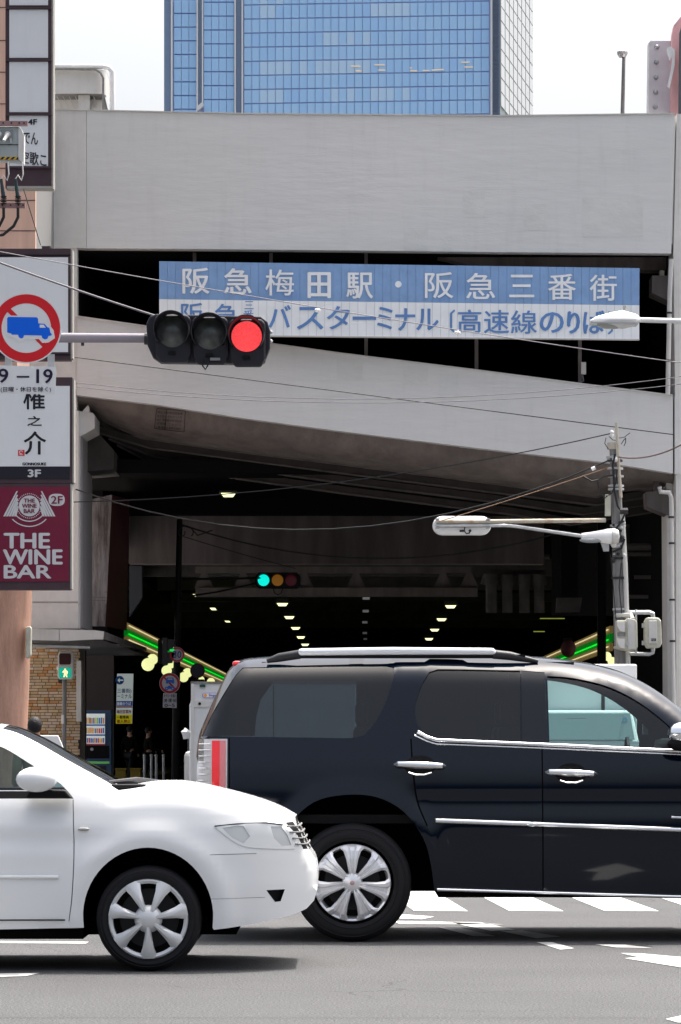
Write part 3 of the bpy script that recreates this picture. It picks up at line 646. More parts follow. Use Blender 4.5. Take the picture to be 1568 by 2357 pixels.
go = thing('blade_sign', 'white restaurant sign with black brush lettering and a black 3F band', 'sign', P(80, 1102, D), 'stacked shop signs on the left building')
obj('frame', MB().pbox(-40, 868, 167, 1112, D, .3), M['frame'], go)
obj('panel', MB().pbox(-34, 888, 161, 1073, D - .015, .015), M['acryl'], go)
obj('floor_band', MB().pbox(-34, 1073.5, 161, 1102, D - .015, .015), M['signink'], go)
obj('edge_trim', MB().pbox(167.3, 872, 171, 1110, D + .01, .35), M['trim'], go)
lettering('権', 54, 882, 104, 942, D - .015, M['signink'], go, bold=.014)
lettering('之', 63, 957, 97, 980, D - .015, M['signink'], go, bold=.03)
lettering('介', 55, 992, 107, 1046, D - .015, M['signink'], go, bold=.022)
lettering('GONNOSUKE', 52, 1064, 107, 1071, D - .015, M['signink'], go, bold=.08)
lettering('3F', 64, 1080, 95, 1098, D - .015, M['signwhite'], go, bold=.07)
obj('red_seal', MB().pbox(42, 1035, 57, 1049, D - .02, .005), mat('seal_red', (.55, .03, .04), .5), go)
obj('seal_mark', MB().lathe(P(49, 1040.5, D - .022), [(.02, 0), (.035, 0)], 14, 'Y', .3, 5.4).pbox(45, 1045.5, 54, 1047, D - .022, .002), M['signwhite'], go)

wb = thing('blade_sign', 'wine red sign reading THE WINE BAR below a winged round emblem', 'sign', P(80, 1357, D), 'stacked shop signs on the left building')
obj('frame', MB().pbox(-40, 1113, 162, 1357, D - .002, .3), M['frame'], wb)
obj('panel', MB().pbox(-34, 1120, 159, 1338, D - .02, .018), M['wine'], wb)
obj('edge_trim', MB().pbox(162.3, 1113, 166, 1355, D + .01, .35), M['trim'], wb)
SW = M['signwhite']; DD = D - .02
lettering('THE', 9, 1226, 116, 1262, DD, SW, wb, bold=.05); lettering('WINE', 7, 1264, 145, 1299, DD, SW, wb, bold=.05); lettering('BAR', 9, 1300, 119, 1331, DD, SW, wb, bold=.05)
cx, cy = 68, 1164; r1 = lambda px: px * DD / F
obj('emblem_disc', MB().lathe(P(cx, cy, DD - .004), [(0, 0), (r1(24), 0), (r1(24), .003)], 32, 'Y'), SW, wb)
for i, (t, w) in enumerate([('THE', 13), ('WINE', 17), ('BAR', 13)]):
    lettering(t, cx - w, cy - 17 + i * 12, cx + w, cy - 7.5 + i * 12, DD - .006, M['wine'], wb, bold=.05)
dots = MB()
for i in range(40):
    t = 2 * math.pi * i / 40; dots.lathe(P(cx + 28 * math.cos(t), cy + 28 * math.sin(t), DD - .003), [(0, 0), (r1(1.3), 0)], 6, 'Y')
o = obj('emblem_dots', dots, SW, wb); o['kind'] = 'stuff'
for s in (-1, 1):
    for k in range(5):
        a = 30 + k * 5.0; 
        pts = [(cx + s * (26 - k * .0 + (k * 1.2)), cy - 20 + k * 7 if k < 4 else cy + 10), (cx + s * (28 + k * 1.2), cy - 24 + k * 7 if k < 4 else cy + 6), (cx + s * (62 - (4 - k) * -0 - k * 7), cy + 25), (cx + s * (57 - k * 7), cy + 25)]
        obj('wing_feather', MB().prism([(cx + s * (24 + 1.5 * (4 - k) * .4), cy - 34 + k * 9), (cx + s * (28 + 1.0 * (4 - k) * .4), cy - 34 + k * 8), (cx + s * (60 - k * 6.2), cy + 24), (cx + s * (55 - k * 6.2), cy + 24)], DD - .004, .003), SW, wb)
rbn = MB()
for rr_, sp_ in [(40, 34), (52, 42)]:
    for i in range(12):
        t0 = math.pi / 2 + (i - 6) / 6 * .82; t1 = math.pi / 2 + (i - 5) / 6 * .82
        A = lambda r, t: (cx + r * 1.0 * math.cos(t), cy - 6 + r * math.sin(t))
        rbn.prism([A(rr_, t0), A(rr_, t1), A(rr_ + 2.4, t1), A(rr_ + 2.4, t0)], DD - .004, .003)
obj('emblem_ribbon', rbn, SW, wb)
obj('floor_badge', MB().prism([(131 + 18.5 * math.copysign(abs(math.cos(t)) ** .75, math.cos(t)), 1150 + 14 * math.copysign(abs(math.sin(t)) ** .75, math.sin(t))) for t in [i * math.pi / 16 for i in range(32)]], DD - .004, .003), SW, wb)
lettering('2F', 118, 1141, 145, 1159, DD - .006, M['wine'], wb, bold=.03)

# ---- big projecting sign at the tunnel mouth
ps = thing('projecting_sign', 'grimy projecting sign box with a dark red side just inside the underpass mouth', 'sign', P(215, 1440, 80))
a = [(193, 1205), (245, 1190), (242, 1441), (185, 1441)]
a = [(205, 1150), (258, 1138), (243, 1441), (188, 1440)]
obj('front_face', MB().prism(a, 80, .12), M['stained'], ps)
sd_ = MB().add([P(258.5, 1138, 80), P(243.5, 1441, 80), P(292, 1450, 86), P(299, 1150, 86)], [(0, 1, 2, 3)])
obj('side_face', sd_, mat('sign_maroon', (.07, .008, .015), .5, var=.2), ps)
sg_ = MB().add([P(243.3, 1390, 79.98), P(242.8, 1441, 79.98), P(291, 1451, 85.95), P(293, 1400, 85.95)], [(0, 1, 2, 3)]); obj('green_band', sg_, mat('sign_dark_green', (.01, .035, .02), .5), ps)
obj('edge_line', MB().tube([P(244, 1362, 79.95), P(292, 1384, 85.9)], .02, 5).tube([P(243, 1392, 79.95), P(292, 1408, 85.9)], .02, 5), M['soffit'], ps)
for k in range(9):
    obj('side_mark', MB().ball(P(262 + (k % 2) * 9, 1242 + (k // 2) * 14, 82 + (k % 2) * 1.2), .05, 8), M['soffit'], ps)
obj('seam', MB().prism([(189.5, 1381), (244, 1381), (244, 1382.3), (189.5, 1382.3)], 79.99, .01).prism([(189.5, 1374), (244, 1374), (244, 1375), (189.5, 1375)], 79.99, .01), M['dirty'], ps)

# ---- lit direction sign and vending machine under the left building
D = 92.0
ds = thing('direction_sign', 'white blue and yellow direction sign with a left arrow beside the vending machine', 'sign', P(287, 1665, D))
mw = mat('lit_white', (.5, .55, .55), .4, emit=(.75, .85, .82), es=.25)
obj('panel', MB().prism([(270, 1550), (307, 1550), (304, 1665), (267, 1665)], D, .12), mw, ds)
obj('blue_band', MB().prism([(268.7, 1613), (305.5, 1613), (305.2, 1624), (268.5, 1624)], D - .01, .01), mat('band_navy', (.02, .04, .22), .5, emit=(.02, .05, .3), es=.25), ds)
obj('red_line', MB().prism([(268.4, 1625), (305, 1625), (305, 1628), (268.4, 1628)], D - .01, .01), M['red'], ds)
obj('yellow_band', MB().prism([(267.5, 1644), (304.6, 1644), (304, 1665), (267, 1665)], D - .01, .01), mat('band_yellow', (.65, .55, .01), .5, emit=(.7, .6, .02), es=.25), ds)
obj('arrow_disc', MB().lathe(P(276, 1565, D - .012), [(0, 0), (.115, 0)], 24, 'Y'), mat('arrow_blue', (.03, .15, .45), .5), ds)
obj('arrow', MB().prism([(271, 1565), (276, 1559), (276, 1563.6), (284, 1563.6), (284, 1566.4), (276, 1566.4), (276, 1571)], D - .02, .006), mw, ds)
mk = mat('ink_blue', (.02, .05, .25), .6); mrk = mat('ink_red', (.5, .02, .02), .6)
lettering('三番街)', 270, 1584, 303, 1596, D - .012, mk, ds, bold=.02); lettering('ーミナル', 270, 1597, 304, 1607, D - .012, mk, ds, bold=.02)
lettering('速線のりば', 269, 1615, 302, 1622.5, D - .014, mw, ds, bold=.02); lettering('梅田営業所', 269, 1633, 303, 1642, D - .012, mrk, ds, bold=.03)
lettering('一般車両', 269, 1646, 297, 1654, D - .014, M['signink'], ds, bold=.04); lettering('進入禁止', 269, 1655.5, 301, 1663.5, D - .014, mrk, ds, bold=.04)

D = 86.0
vm = thing('vending_machine', 'blue and white drinks vending machine glowing behind the brick corner', 'vending machine', P(220, 1840, D))
obj('cabinet', MB().pbox(184, 1634, 256, 1830, D, .7), mat('cabinet_blue', (.05, .09, .17), .4), vm)
ml_ = mat('vend_lit', (.55, .6, .6), .4, emit=(.8, .85, .85), es=.38)
for (a, b) in [(1642, 1668), (1670, 1690), (1693, 1712)]:
    obj('shelf_panel', MB().pbox(186, a, 242, b, D - .02, .02), ml_, vm)
cc = [mat('drink_%s' % n, c, .4, emit=c, es=.25) for n, c in [('green', (.15, .45, .12)), ('brown', (.2, .06, .03)), ('yellow', (.6, .4, .05)), ('red', (.5, .05, .04)), ('blue', (.05, .15, .4)), ('orange', (.6, .22, .04))]]  # drink colours also emit weakly, imitating light from the display
rv = random.Random(2)
for (y0, y1, n) in [(1650, 1665, 12), (1674, 1687, 12), (1697, 1709, 13)]:
    for i in range(n):
        u = 188 + i * 53 / n; obj('drink', MB().tube([P(u + 2, y1, D - .06), P(u + 2, y0 + rv.uniform(0, 2), D - .06)], .018, 8), cc[rv.choice([0, 0, 1, 2, 3, 4, 5, 2]) if y0 == 1650 else rv.choice([1, 2, 3, 4, 5])], vm)
for y, m_ in [(1666.5, cc[4]), (1689.5, cc[4]), (1711, cc[3])]:
    obj('button_rail', MB().pbox(186, y, 242, y + 2.6, D - .07, .05), m_, vm)
obj('coin_panel', MB().pbox(190, 1716, 252, 1745, D - .01, .01), M['hide'], vm); obj('pickup_flap', MB().pbox(196, 1762, 245, 1782, D - .01, .01), M['dark'], vm)
obj('coin_dial', MB().lathe(P(212, 1724, D - .03), [(0, 0), (.04, 0), (.04, .02)], 12, 'Y'), M['steel'], vm)
obj('green_strip', MB().pbox(190, 1752, 252, 1757, D - .01, .01), cc[0], vm)

# ================================================================== SIGNALS
def disc(mb, u, v, D, r, n=28): return mb.lathe(P(u, v, D), [(0, 0), (r, 0)], n, 'Y')
D = 34.3
sg1 = thing('traffic_signal', 'dark three lens traffic signal on a mast arm showing a lit red lamp', 'traffic signal', P(480, 790, D))
m_h = M['housing']
obj('back_case', MB().prism([(337, 745), (345, 728), (360, 722), (600, 728), (616, 740), (622, 760), (622, 800), (610, 832), (600, 838), (370, 834), (352, 822), (340, 795)], D, .16), m_h, sg1, bevel=.015)
m_off = mat('lens_off', (.035, .04, .04), .25, var=.6, vs_=9, spec=.6)
m_red = mat('lens_red_lit', (.5, .01, .01), .4, emit=(1.0, .075, .085), es=1.1)
_n = m_red.node_tree.nodes; _l = m_red.node_tree.links; _g = _n.new('ShaderNodeNewGeometry'); _v = _n.new('ShaderNodeTexVoronoi'); _v.inputs['Scale'].default_value = 75; _l.new(_g.outputs['Position'], _v.inputs['Vector'])
_r = _n.new('ShaderNodeMapRange'); _r.inputs[1].default_value = .1; _r.inputs[2].default_value = .6; _r.inputs[3].default_value = 1.25 / 2 ** EXPO; _r.inputs[4].default_value = .8 / 2 ** EXPO; _l.new(_v.outputs['Distance'], _r.inputs[0]); _l.new(_r.outputs[0], _n['Principled BSDF'].inputs['Emission Strength'])
for i, (u, v) in enumerate([(397, 764), (483, 769), (568, 774)]):
    r = 37 * D / F
    cu = MB().prism([(u - 42, v - 30), (u - 34, v - 40), (u + 34, v - 40), (u + 43, v - 30), (u + 43, v + 50), (u + 34, v + 70), (u - 26, v + 70), (u - 38, v + 54)], D - .06, .06)
    cup = obj('lamp_case', cu, m_h, sg1, bevel=.02)
    obj('lens', MB().lathe(P(u, v, D - .07), [(0, -.035), (r * .5, -.025), (r * .95, 0), (r * .95, .005)], 32, 'Y'), m_red if i == 2 else m_off, sg1, smooth=True)
    # visor: open tube over the top three quarters of the lens
    a0, a1 = R(-42), R(222); vz = MB()
    n = 36; vv = []
    for j in range(n + 1):
        t = a0 + (a1 - a0) * j / n; dep = .27 * (0.35 + .65 * math.sin(max(0, (t - a0) / (a1 - a0)) * math.pi) ** .6)
        for rr_, yy in [(r * 1.06, 0), (r * 1.06, -dep), (r * 1.12, -dep), (r * 1.12, 0)]:
            vv.append(P(u, v, D) + Vector((math.cos(t) * rr_, -.055 + yy, math.sin(t) * rr_)))
    vz.add(vv, [(4*j+k, 4*j+(k+1) % 4, 4*j+4+(k+1) % 4, 4*j+4+k) for j in range(n) for k in range(4)])
    obj('visor', vz, m_h, sg1, smooth=1)
    obj('latch', MB().pbox(u - 9, v + 44, u + 7, v + 51, D - .09, .04), M['hide'], sg1)
obj('maker_plate', MB().pbox(484, 823, 507, 829, D - .09, .02), mat('plate_grey', (.2, .2, .21), .5), sg1)
obj('cable_loop', MB().tube([P(466, 824, D - .08), P(467, 842, D - .1), P(473, 850, D - .1), P(478, 842, D - .1), P(481, 826, D - .08)], .008, 6), m_h, sg1)
[obj('bolt', MB().ball(P(624, v, D + .05), .02, 8), M['steel'], sg1) for v in (764, 785)]
ma = thing('mast_arm', 'grey steel mast arm holding the big red signal, entering from the left edge', 'signal arm', P(-700, 770, 34.5))
obj('arm', MB().tube([P(-700, 773, 34.5), P(340, 778, 34.5)], [.06, .047], 14), M['arm_paint'], ma, smooth=1)
obj('post', MB().tube([(X(-700, 34.5), 34.5, 0), (X(-700, 34.5), 34.5, Z(700, 34.5))], .1, 14), M['steel'], ma, smooth=1)
obj('arm_lug', MB().pbox(187, 788, 194, 795, 34.5, .03), M['dark'], ma)
obj('arm_socket', MB().tube([P(333, 779, 34.5), P(352, 780, 34.5)], .06, 12), M['dark'], ma)

D = 33.6
rsn = thing('road_sign', 'round red ringed no trucks sign with a blue lorry at the left edge', 'road sign', P(60, 755, D))
m_sw_ = mat('sign_face', (.58, .59, .61), .35)
cx, cy = 61, 755
obj('disc', MB().lathe(P(cx, cy, D), [(0, 0), (81 * D / F, 0), (81 * D / F, .01), (0, .01)], 48, 'Y'), m_sw_, rsn)
obj('red_ring', MB().lathe(P(cx, cy, D - .002), [(57 * D / F, 0), (78 * D / F, 0)], 48, 'Y'), M['red'], rsn)
for pts in [[(-44, -38), (-37, -46), (46, 36), (38, 44)]]:
    obj('slash', MB().prism([(cx + a_, cy + b_) for a_, b_ in pts], D - .003, .001), M['red'], rsn)
halo = [(18, 730), (93, 730), (95, 746), (110, 747), (120, 760), (122, 778), (98, 788), (90, 780), (55, 781), (40, 781), (18, 772)]
obj('lorry_halo', MB().prism([(14, 726), (94, 727), (98, 743), (112, 744), (124, 760), (127, 778), (112, 788), (98, 789), (90, 780), (58, 781), (50, 788), (40, 787), (36, 779), (14, 771)], D - .0045, .001), m_sw_, rsn)
obj('lorry', MB().prism([(17, 732), (20, 729), (85, 730), (88, 733), (89, 744), (103, 745), (110, 753), (114, 754), (117, 766), (120, 769), (119, 772), (112, 773), (110, 779), (104, 781), (98, 778), (96, 772), (56, 771), (54, 777), (49, 779), (44, 776), (42, 770), (28, 770), (26, 767), (17, 765)], D - .006, .001), M['blue'], rsn)
obj('lorry_window', MB().prism([(92, 747), (101, 747), (106, 754), (92, 754)], D - .0075, .001), m_sw_, rsn)
for u in (20, 118): obj('bracket', MB().pbox(u - 8, 815, u + 8, 852, D + .012, .012), M['steel'], rsn)
tsn = thing('time_plate', 'white hours plate reading 9 to 19 below the round truck sign', 'road sign', P(60, 908, D))
obj('plate', MB().prism([(-14, 840), (130, 844), (128, 908), (-14, 904)], D, .008), m_sw_, tsn)
ink = mat('plate_ink', (.012, .008, .035), .5)
lettering('9', -4, 848, 20, 881, D, ink, tsn, bold=.03); lettering('19', 84, 849, 122, 882, D, ink, tsn, bold=.03)
obj('dash', MB().pbox(39, 865, 68, 869, D - .006, .002), ink, tsn)
lettering('(日曜・休日を除く)', 2, 890, 118, 903, D, ink, tsn, bold=.012)

# pedestrian signal on its post in front of the bricks
D = 77.0
pg = thing('pedestrian_signal', 'grey pedestrian signal with a lit green walking figure on a thin pole', 'pedestrian signal', P(150, 1563, D))
obj('case', MB().prism([(134, 1505), (138, 1498), (165, 1497), (170, 1504), (170, 1555), (167, 1563), (136, 1563), (133, 1556)], D, .14), M['offwhite'], pg, bevel=.02)
obj('red_lens', MB().prism([(136.5, 1508), (139, 1503.5), (162, 1503.5), (164, 1508), (163.5, 1526), (161, 1529), (139, 1529), (137, 1526)], D - .02, .02), mat('lens_dark_red', (.05, .02, .02), .3), pg)
obj('green_lens', MB().prism([(136.5, 1540), (139, 1536), (161, 1536), (164, 1540), (164, 1556), (161, 1560), (139, 1560), (136.5, 1556)], D - .02, .02), mat('lens_green_lit', (.0, .15, .1), .3, emit=(.0, .36, .24), es=1), pg)
fig = MB().lathe(P(150.5, 1540, D - .022), [(0, 0), (.021, 0)], 12, 'Y')
fig.prism([(147, 1542), (154, 1542), (157, 1546), (156, 1551), (154, 1551), (156, 1558), (153, 1558), (151, 1553), (149, 1558), (146, 1558), (148, 1550), (147, 1547), (144, 1548), (144, 1546)], D - .024, .002)
obj('walking_figure', fig, mat('figure_lit', (1, .8, .5), emit=(1, .68, .35), es=1), pg)
for v in (1508, 1514, 1540, 1553): obj('hinge', MB().pbox(170, v, 173, v + 3, D, .05), M['steel'], pg)
pp = thing('signal_pole', 'thin grey pole carrying the pedestrian signal in front of the brick wall', 'pole', P(148, 1840, 77.1))
obj('pole', MB().tube([(X(147, 77.2), 77.2, 0), P(149, 1562, 77.2)], .05, 12), M['pole_grey'], pp, smooth=1)
obj('sticker', MB().lathe(P(147, 1655, 77.2), [(.052, -.1), (.052, .1)], 12, 'Z'), M['offwhite'], pp)

# far signal and sign pole in the tunnel mouth
D = 84.0
fp = thing('sign_pole', 'dark pole in the tunnel mouth carrying signal arm, cables and round signs', 'pole', P(409, 1840, D))
obj('pole', MB().tube([(X(403, D), D, 0), P(405, 1660, D), P(414, 1195, D)], [.1, .09, .07], 12), M['hide'], fp, smooth=1)
obj('arm', MB().tube([P(412, 1375, D), P(500, 1362, D), P(590, 1342, D)], .022, 8), M['hide'], fp); obj('arm', MB().tube([P(412, 1333, D), P(600, 1330, D)], .028, 8), M['hide'], fp)
obj('cable_coil', MB().tube([P(414 + 12 * math.cos(t) + t * 3, 1222 + 12 * math.sin(t), D - .1) for t in [i * .5 for i in range(16)]], .015, 5).tube([P(414, 1207, D), P(440, 1215, D), P(455, 1232, D), P(490, 1220, D)], .02, 5), M['wire'], fp)
fs_ = thing('traffic_signal', 'far traffic signal showing green in the dark underpass', 'traffic signal', P(639, 1335, D))
obj('case', MB().prism([(588, 1327), (596, 1317), (684, 1317), (692, 1327), (692, 1345), (684, 1354), (596, 1354), (588, 1345)], D, .15), M['hide'], fs_)
for u, m_ in [(607, mat('lens_green_far', (0, .3, .25), .3, emit=(.0, .85, .7), es=1.0)), (639, mat('lens_amber_far', (.25, .1, .01), .3, emit=(.3, .12, .01), es=.35)), (670, mat('lens_red_far', (.06, .006, .012), .3, emit=(.06, .005, .012), es=.25))]:
    obj('lens', MB().lathe(P(u, 1335, D - .01), [(0, -.02), (.1, -.01), (.14, 0)], 24, 'Y'), m_, fs_, smooth=True)
    obj('visor', MB().lathe(P(u, 1335, D), [(.155, 0), (.155, -.2), (.165, -.2), (.165, 0)], 20, 'Y', R(10), R(170)), M['hide'], fs_)
obj('cable', MB().tube([P(628, 1352, D - .05), P(632, 1364, D - .05), P(640, 1369, D - .05), P(648, 1364, D - .05), P(651, 1352, D - .05)], .012, 5), M['hide'], fs_)
D = 83.4
def rsign(name, label, u, v, r, face, ring=True):
    t = thing(name, label, 'road sign', P(u, v, D))
    obj('disc', MB().lathe(P(u, v, D), [(0, 0), (r * D / F, 0), (r * D / F, .02)], 32, 'Y'), face, t)
    if ring: obj('red_ring', MB().lathe(P(u, v, D - .003), [(r * .74 * D / F, 0), (r * .96 * D / F, 0)], 32, 'Y'), mat('ring_red', (.35, .02, .03), .5), t)
    return t
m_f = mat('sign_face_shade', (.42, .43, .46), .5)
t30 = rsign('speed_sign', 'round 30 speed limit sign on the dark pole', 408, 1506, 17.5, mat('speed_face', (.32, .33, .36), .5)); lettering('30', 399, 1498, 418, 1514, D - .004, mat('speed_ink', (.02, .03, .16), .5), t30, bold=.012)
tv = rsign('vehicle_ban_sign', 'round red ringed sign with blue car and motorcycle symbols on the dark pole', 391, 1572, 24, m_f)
bsy = mat('symbol_blue', (.02, .12, .5), .5)
obj('slash', MB().prism([(375, 1558), (378, 1555), (407, 1586), (404, 1589)], D - .004, .001), bpy.data.materials['ring_red'], tv)
obj('car_symbol', MB().prism([(385, 1559), (399, 1559), (401, 1564), (402, 1571), (382, 1571), (383, 1564)], D - .006, .001).pbox(383, 1571, 387, 1573, D - .006, .001).pbox(397, 1571, 401, 1573, D - .006, .001), bsy, tv)
obj('car_symbol_window', MB().prism([(387, 1561), (397, 1561), (398, 1564), (386, 1564)], D - .0075, .001), m_f, tv)
obj('motorcycle_symbol', MB().lathe(P(384, 1584, D - .006), [(.02, 0), (.045, 0)], 14, 'Y').lathe(P(398, 1584, D - .006), [(.02, 0), (.045, 0)], 14, 'Y').prism([(384, 1583), (388, 1578), (392, 1577), (397, 1582), (394, 1585), (387, 1585)], D - .0062, .001), bsy, tv)
tp_ = thing('notice_plate', 'small white plate with black writing under the vehicle ban sign', 'road sign', P(391, 1614, D))
obj('plate', MB().prism([(376, 1595), (407, 1595), (407, 1629), (375, 1628)], D, .02), m_f, tp_)
lettering('タクシーを除く', 377, 1597, 406, 1605, D, ink, tp_, bold=.02); lettering('土曜・日曜・休日', 377, 1607, 406, 1616, D, ink, tp_, bold=.02); lettering('0−5', 379, 1619, 403, 1627, D, ink, tp_, bold=.04)
tk = rsign('back_sign', 'dark round sign seen in shade right of the 30 sign', 455, 1543, 17, mat('sign_back', (.012, .015, .03), .5), ring=False)
obj('rim', MB().lathe(P(455, 1543, D - .003), [(.14, 0), (.17, 0)], 28, 'Y'), mat('rim_dark_red', (.04, .006, .008), .6), tk)
obj('post', MB().tube([P(455, 1560, D + .05), P(455, 1690, D + .05)], .03, 8), M['hide'], tk)
obj('lower_box', MB().pbox(440, 1563, 470, 1574, D + .02, .06), M['hide'], tk)
sh = thing('side_signal', 'grey signal head seen from its side left of the 30 sign', 'traffic signal', P(380, 1528, D))
obj('case', MB().prism([(364, 1472), (372, 1468), (374, 1528), (363, 1526)], D, .3), M['hide'], sh)
obj('shell', MB().prism([(374, 1467), (385, 1467), (386, 1529), (374, 1529)], D - .02, .3), M['dark'], sh)
for v in (1470, 1500): obj('visor', MB().prism([(386, v), (404, v + 2), (396, v + 25), (386, v + 26)], D, .26), M['dark'], sh)
obj('lamp_glow', MB().prism([(391, 1494), (400, 1493), (402, 1496), (396, 1499), (391, 1498)], D - .02, .02), mat('glow_green', (0, .4, .05), emit=(0, .8, .12), es=.8), sh)

# ================================================================== TUNNEL LIGHTS
lw = mat('lamp_warm', (1, 1, .7), emit=(1, 1, .5), es=1.7); lcase = mat('lamp_case_grey', (.1, .1, .1), .6)
def tlamp(u, v, D, label, k=1.0, case=True):
    t = thing('ceiling_lamp', label, 'lamp', P(u, v, D), 'ceiling lamps of the underpass')
    s = k * F / D
    obj('diffuser', MB().prism([(u - .17 * s, v - .03 * s), (u + .17 * s, v - .03 * s), (u + .11 * s, v + .05 * s), (u - .11 * s, v + .05 * s)], D, .3), lw, t)
    if case: obj('housing', MB().prism([(u - .22 * s, v - .035 * s), (u + .22 * s, v - .035 * s), (u + .19 * s, v - .17 * s), (u - .19 * s, v - .17 * s)], D - .02, .36), M['soffit'] if k > 1 else lcase, t)
    return t
tlamp(525, 1137, 84, 'large ceiling lamp hanging alone under the ramp soffit', 1.0)
order = ['nearest', 'second', 'third', 'fourth', 'fifth']
for i, (u, v) in enumerate([(650, 1390), (666, 1420), (680.5, 1445), (692.5, 1466), (702.5, 1483)]):
    tlamp(u, v, 4.24 * 8000 / (1705 - v), order[i] + ' lamp of the left row receding along the tunnel ceiling')
for i, (u, v) in enumerate([(1038, 1395), (1017, 1425), (1001, 1449), (988, 1470)]):
    tlamp(u, v, 4.24 * 8000 / (1705 - v), order[i] + ' lamp of the right row receding along the tunnel ceiling')
for i, (u, v) in enumerate([(843, 1376), (842, 1406), (840, 1432), (840, 1457), (841, 1471)]):
    DD = 4.24 * 8000 / (1705 - v); t = thing('ceiling_box', order[i] + ' small grey box on the centre line of the tunnel ceiling', 'junction box', P(u, v, DD), 'grey boxes along the ceiling centre')
    obj('box', MB().pbox(u - 8 + i, v - 3, u + 8 - i, v + 3 - i * .5, DD, .2), mat('box_grey_%d' % i, (.5, .5, .52), .6, emit=(.2, .2, .21), es=.5 - .08 * i), t)  # weak emission paints lamplight onto the unlit grey boxes
ly = mat('strip_dim', (.3, .35, .1), emit=(.45, .5, .08), es=.45)
for i, (u, v, w, h) in enumerate([(455, 1370, 11, 3), (491, 1401, 8, 2.5), (524, 1430, 7, 1.6)]):
    DD = 108 + i * 10; t = thing('strip_lamp', order[i] + ' dim yellow strip lamp of the far left row on the tunnel ceiling', 'lamp', P(u, v, DD), 'dim strip lamps on the left ceiling')
    obj('tube', MB().prism([(u - w, v - h), (u + w * .5, v - h), (u + w, v + h), (u - w * .4, v + h)], DD, .1), lw, t)
for i, (u0, u1, v) in enumerate([(1443, 1510, 1656), (1443, 1462, 1686)]): pass
for i, (a, b, v) in enumerate([(1243, 1300, 1423), (1228, 1254, 1453)]):
    DD = 96 + i * 8; t = thing('strip_lamp', ['longer', 'shorter'][i] + ' dim green yellow strip lamp under the right ceiling ducts', 'lamp', P(a, v, DD), 'dim strip lamps on the right ceiling')
    obj('tube', MB().pbox(a + 200 * 0, v - 1, b, v + 1, DD, .05), ly, t)

# neon canopies of gold and green tubes both sides
gold = mat('neon_gold_housing', (.2, .16, .07), .5, emit=(.3, .21, .07), es=.3); tube_w = mat('neon_warm', (1, .8, .5), emit=(.9, .72, .4), es=.8)  # housing and panel emission imitates light spilled from the tubes
grn = mat('neon_green_panel', (.0, .12, .01), .5, emit=(.0, .13, .008), es=.8); grt = mat('neon_green', (0, 1, .1), emit=(.0, .72, .02), es=1.2)
def neon(side, label, x0, D0, D1, zt, zb):
    t = thing('neon_canopy', label, 'neon light', (x0, D0, zt))
    xa = lambda d: x0 + .0055 * d
    def strip(z0, z1, m_, name, off=0.0):
        mb = MB(); n_ = 10
        for i in range(n_):
            a, b = D0 + (D1 - D0) * i / n_, D0 + (D1 - D0) * (i + 1) / n_ - .15
            q = [(xa(a), a), (xa(b), b)]
            sx = -side * off
            mb.add([(q[0][0] + sx, q[0][1], z0), (q[1][0] + sx, q[1][1], z0), (q[1][0] + sx, q[1][1], z1), (q[0][0] + sx, q[0][1], z1),
                    (q[0][0] + sx + side * .1, q[0][1], z0), (q[1][0] + sx + side * .1, q[1][1], z0), (q[1][0] + sx + side * .1, q[1][1], z1), (q[0][0] + sx + side * .1, q[0][1], z1)],
                   [(0,1,2,3),(7,6,5,4),(1,0,4,5),(2,1,5,6),(3,2,6,7),(0,3,7,4)])
        obj(name, mb, m_, t)
    h = zt - zb
    strip(zb + h * .72, zt, gold, 'gold_band'); strip(zb + h * .36, zb + h * .7, grn, 'green_band'); strip(zb, zb + h * .32, gold, 'gold_band')
    for f_, m_ in [(.85, tube_w), (.16, tube_w), (.44, grt)]:
        mb = MB()
        for i in range(12):
            a, b = D0 + (D1 - D0) * i / 12, D0 + (D1 - D0) * (i + 1) / 12 - .3
            mb.tube([(xa(a) - side * .05, a, zb + h * f_), (xa(b) - side * .05, b, zb + h * f_)], .02 if m_ is tube_w else .022, 6)
        obj('neon_tube', mb, m_, t)
    obj('underside', MB().add([(xa(D0), D0, zb - .02), (xa(D1), D1, zb - .02), (xa(D1) + side * 1.5, D1, zb - .02), (xa(D0) + side * 1.5, D0, zb - .02)], [(0, 1, 2, 3)]), M['dirty'], t)
    return t
neon(-1, 'long gold and green neon canopy receding along the left tunnel wall', -6.68, 100, 185, 1.36 + 273 * 100 / F, 1.36 + 225 * 100 / F)
neon(1, 'gold and green neon canopy receding along the right tunnel wall', 7.05, 98, 150, 1.36 + 265 * 98 / F, 1.36 + 208 * 98 / F)
gl_m = mat('globe_lit', (.6, .6, .4), emit=(.87, .9, .4), es=1.0)
for i, (u, v, r, lab) in enumerate([(341, 1529, 15, 'largest leftmost glowing globe lamp under the left canopy'), (351.5, 1517, 12.5, 'second glowing globe touching the leftmost globe lamp'),
        (384, 1543, 12, 'glowing globe lamp left of the vehicle ban sign'), (394, 1528, 10, 'small glowing globe half hidden below the 30 sign'),
        (423, 1558, 11.5, 'lower glowing globe right of the vehicle ban sign'), (432, 1548, 11, 'upper glowing globe right of the vehicle ban sign'),
        (464, 1563, 7, 'small glowing globe right of the dark round sign'), (486, 1569, 9.5, 'glowing globe just above the white lorry roof')]):
    DD = 6.1 * 8000 / (828 - u); t = thing('globe_lamp', lab, 'lamp', P(u, v, DD), 'glowing globe lamps under the neon canopies')
    obj('globe', MB().ball(P(u, v, DD), r * DD / F, 18), gl_m, t, smooth=True)
    obj('stem', MB().tube([P(u, v - r, DD), P(u, v - r - 2, DD)], .02, 6), M['hide'], t)
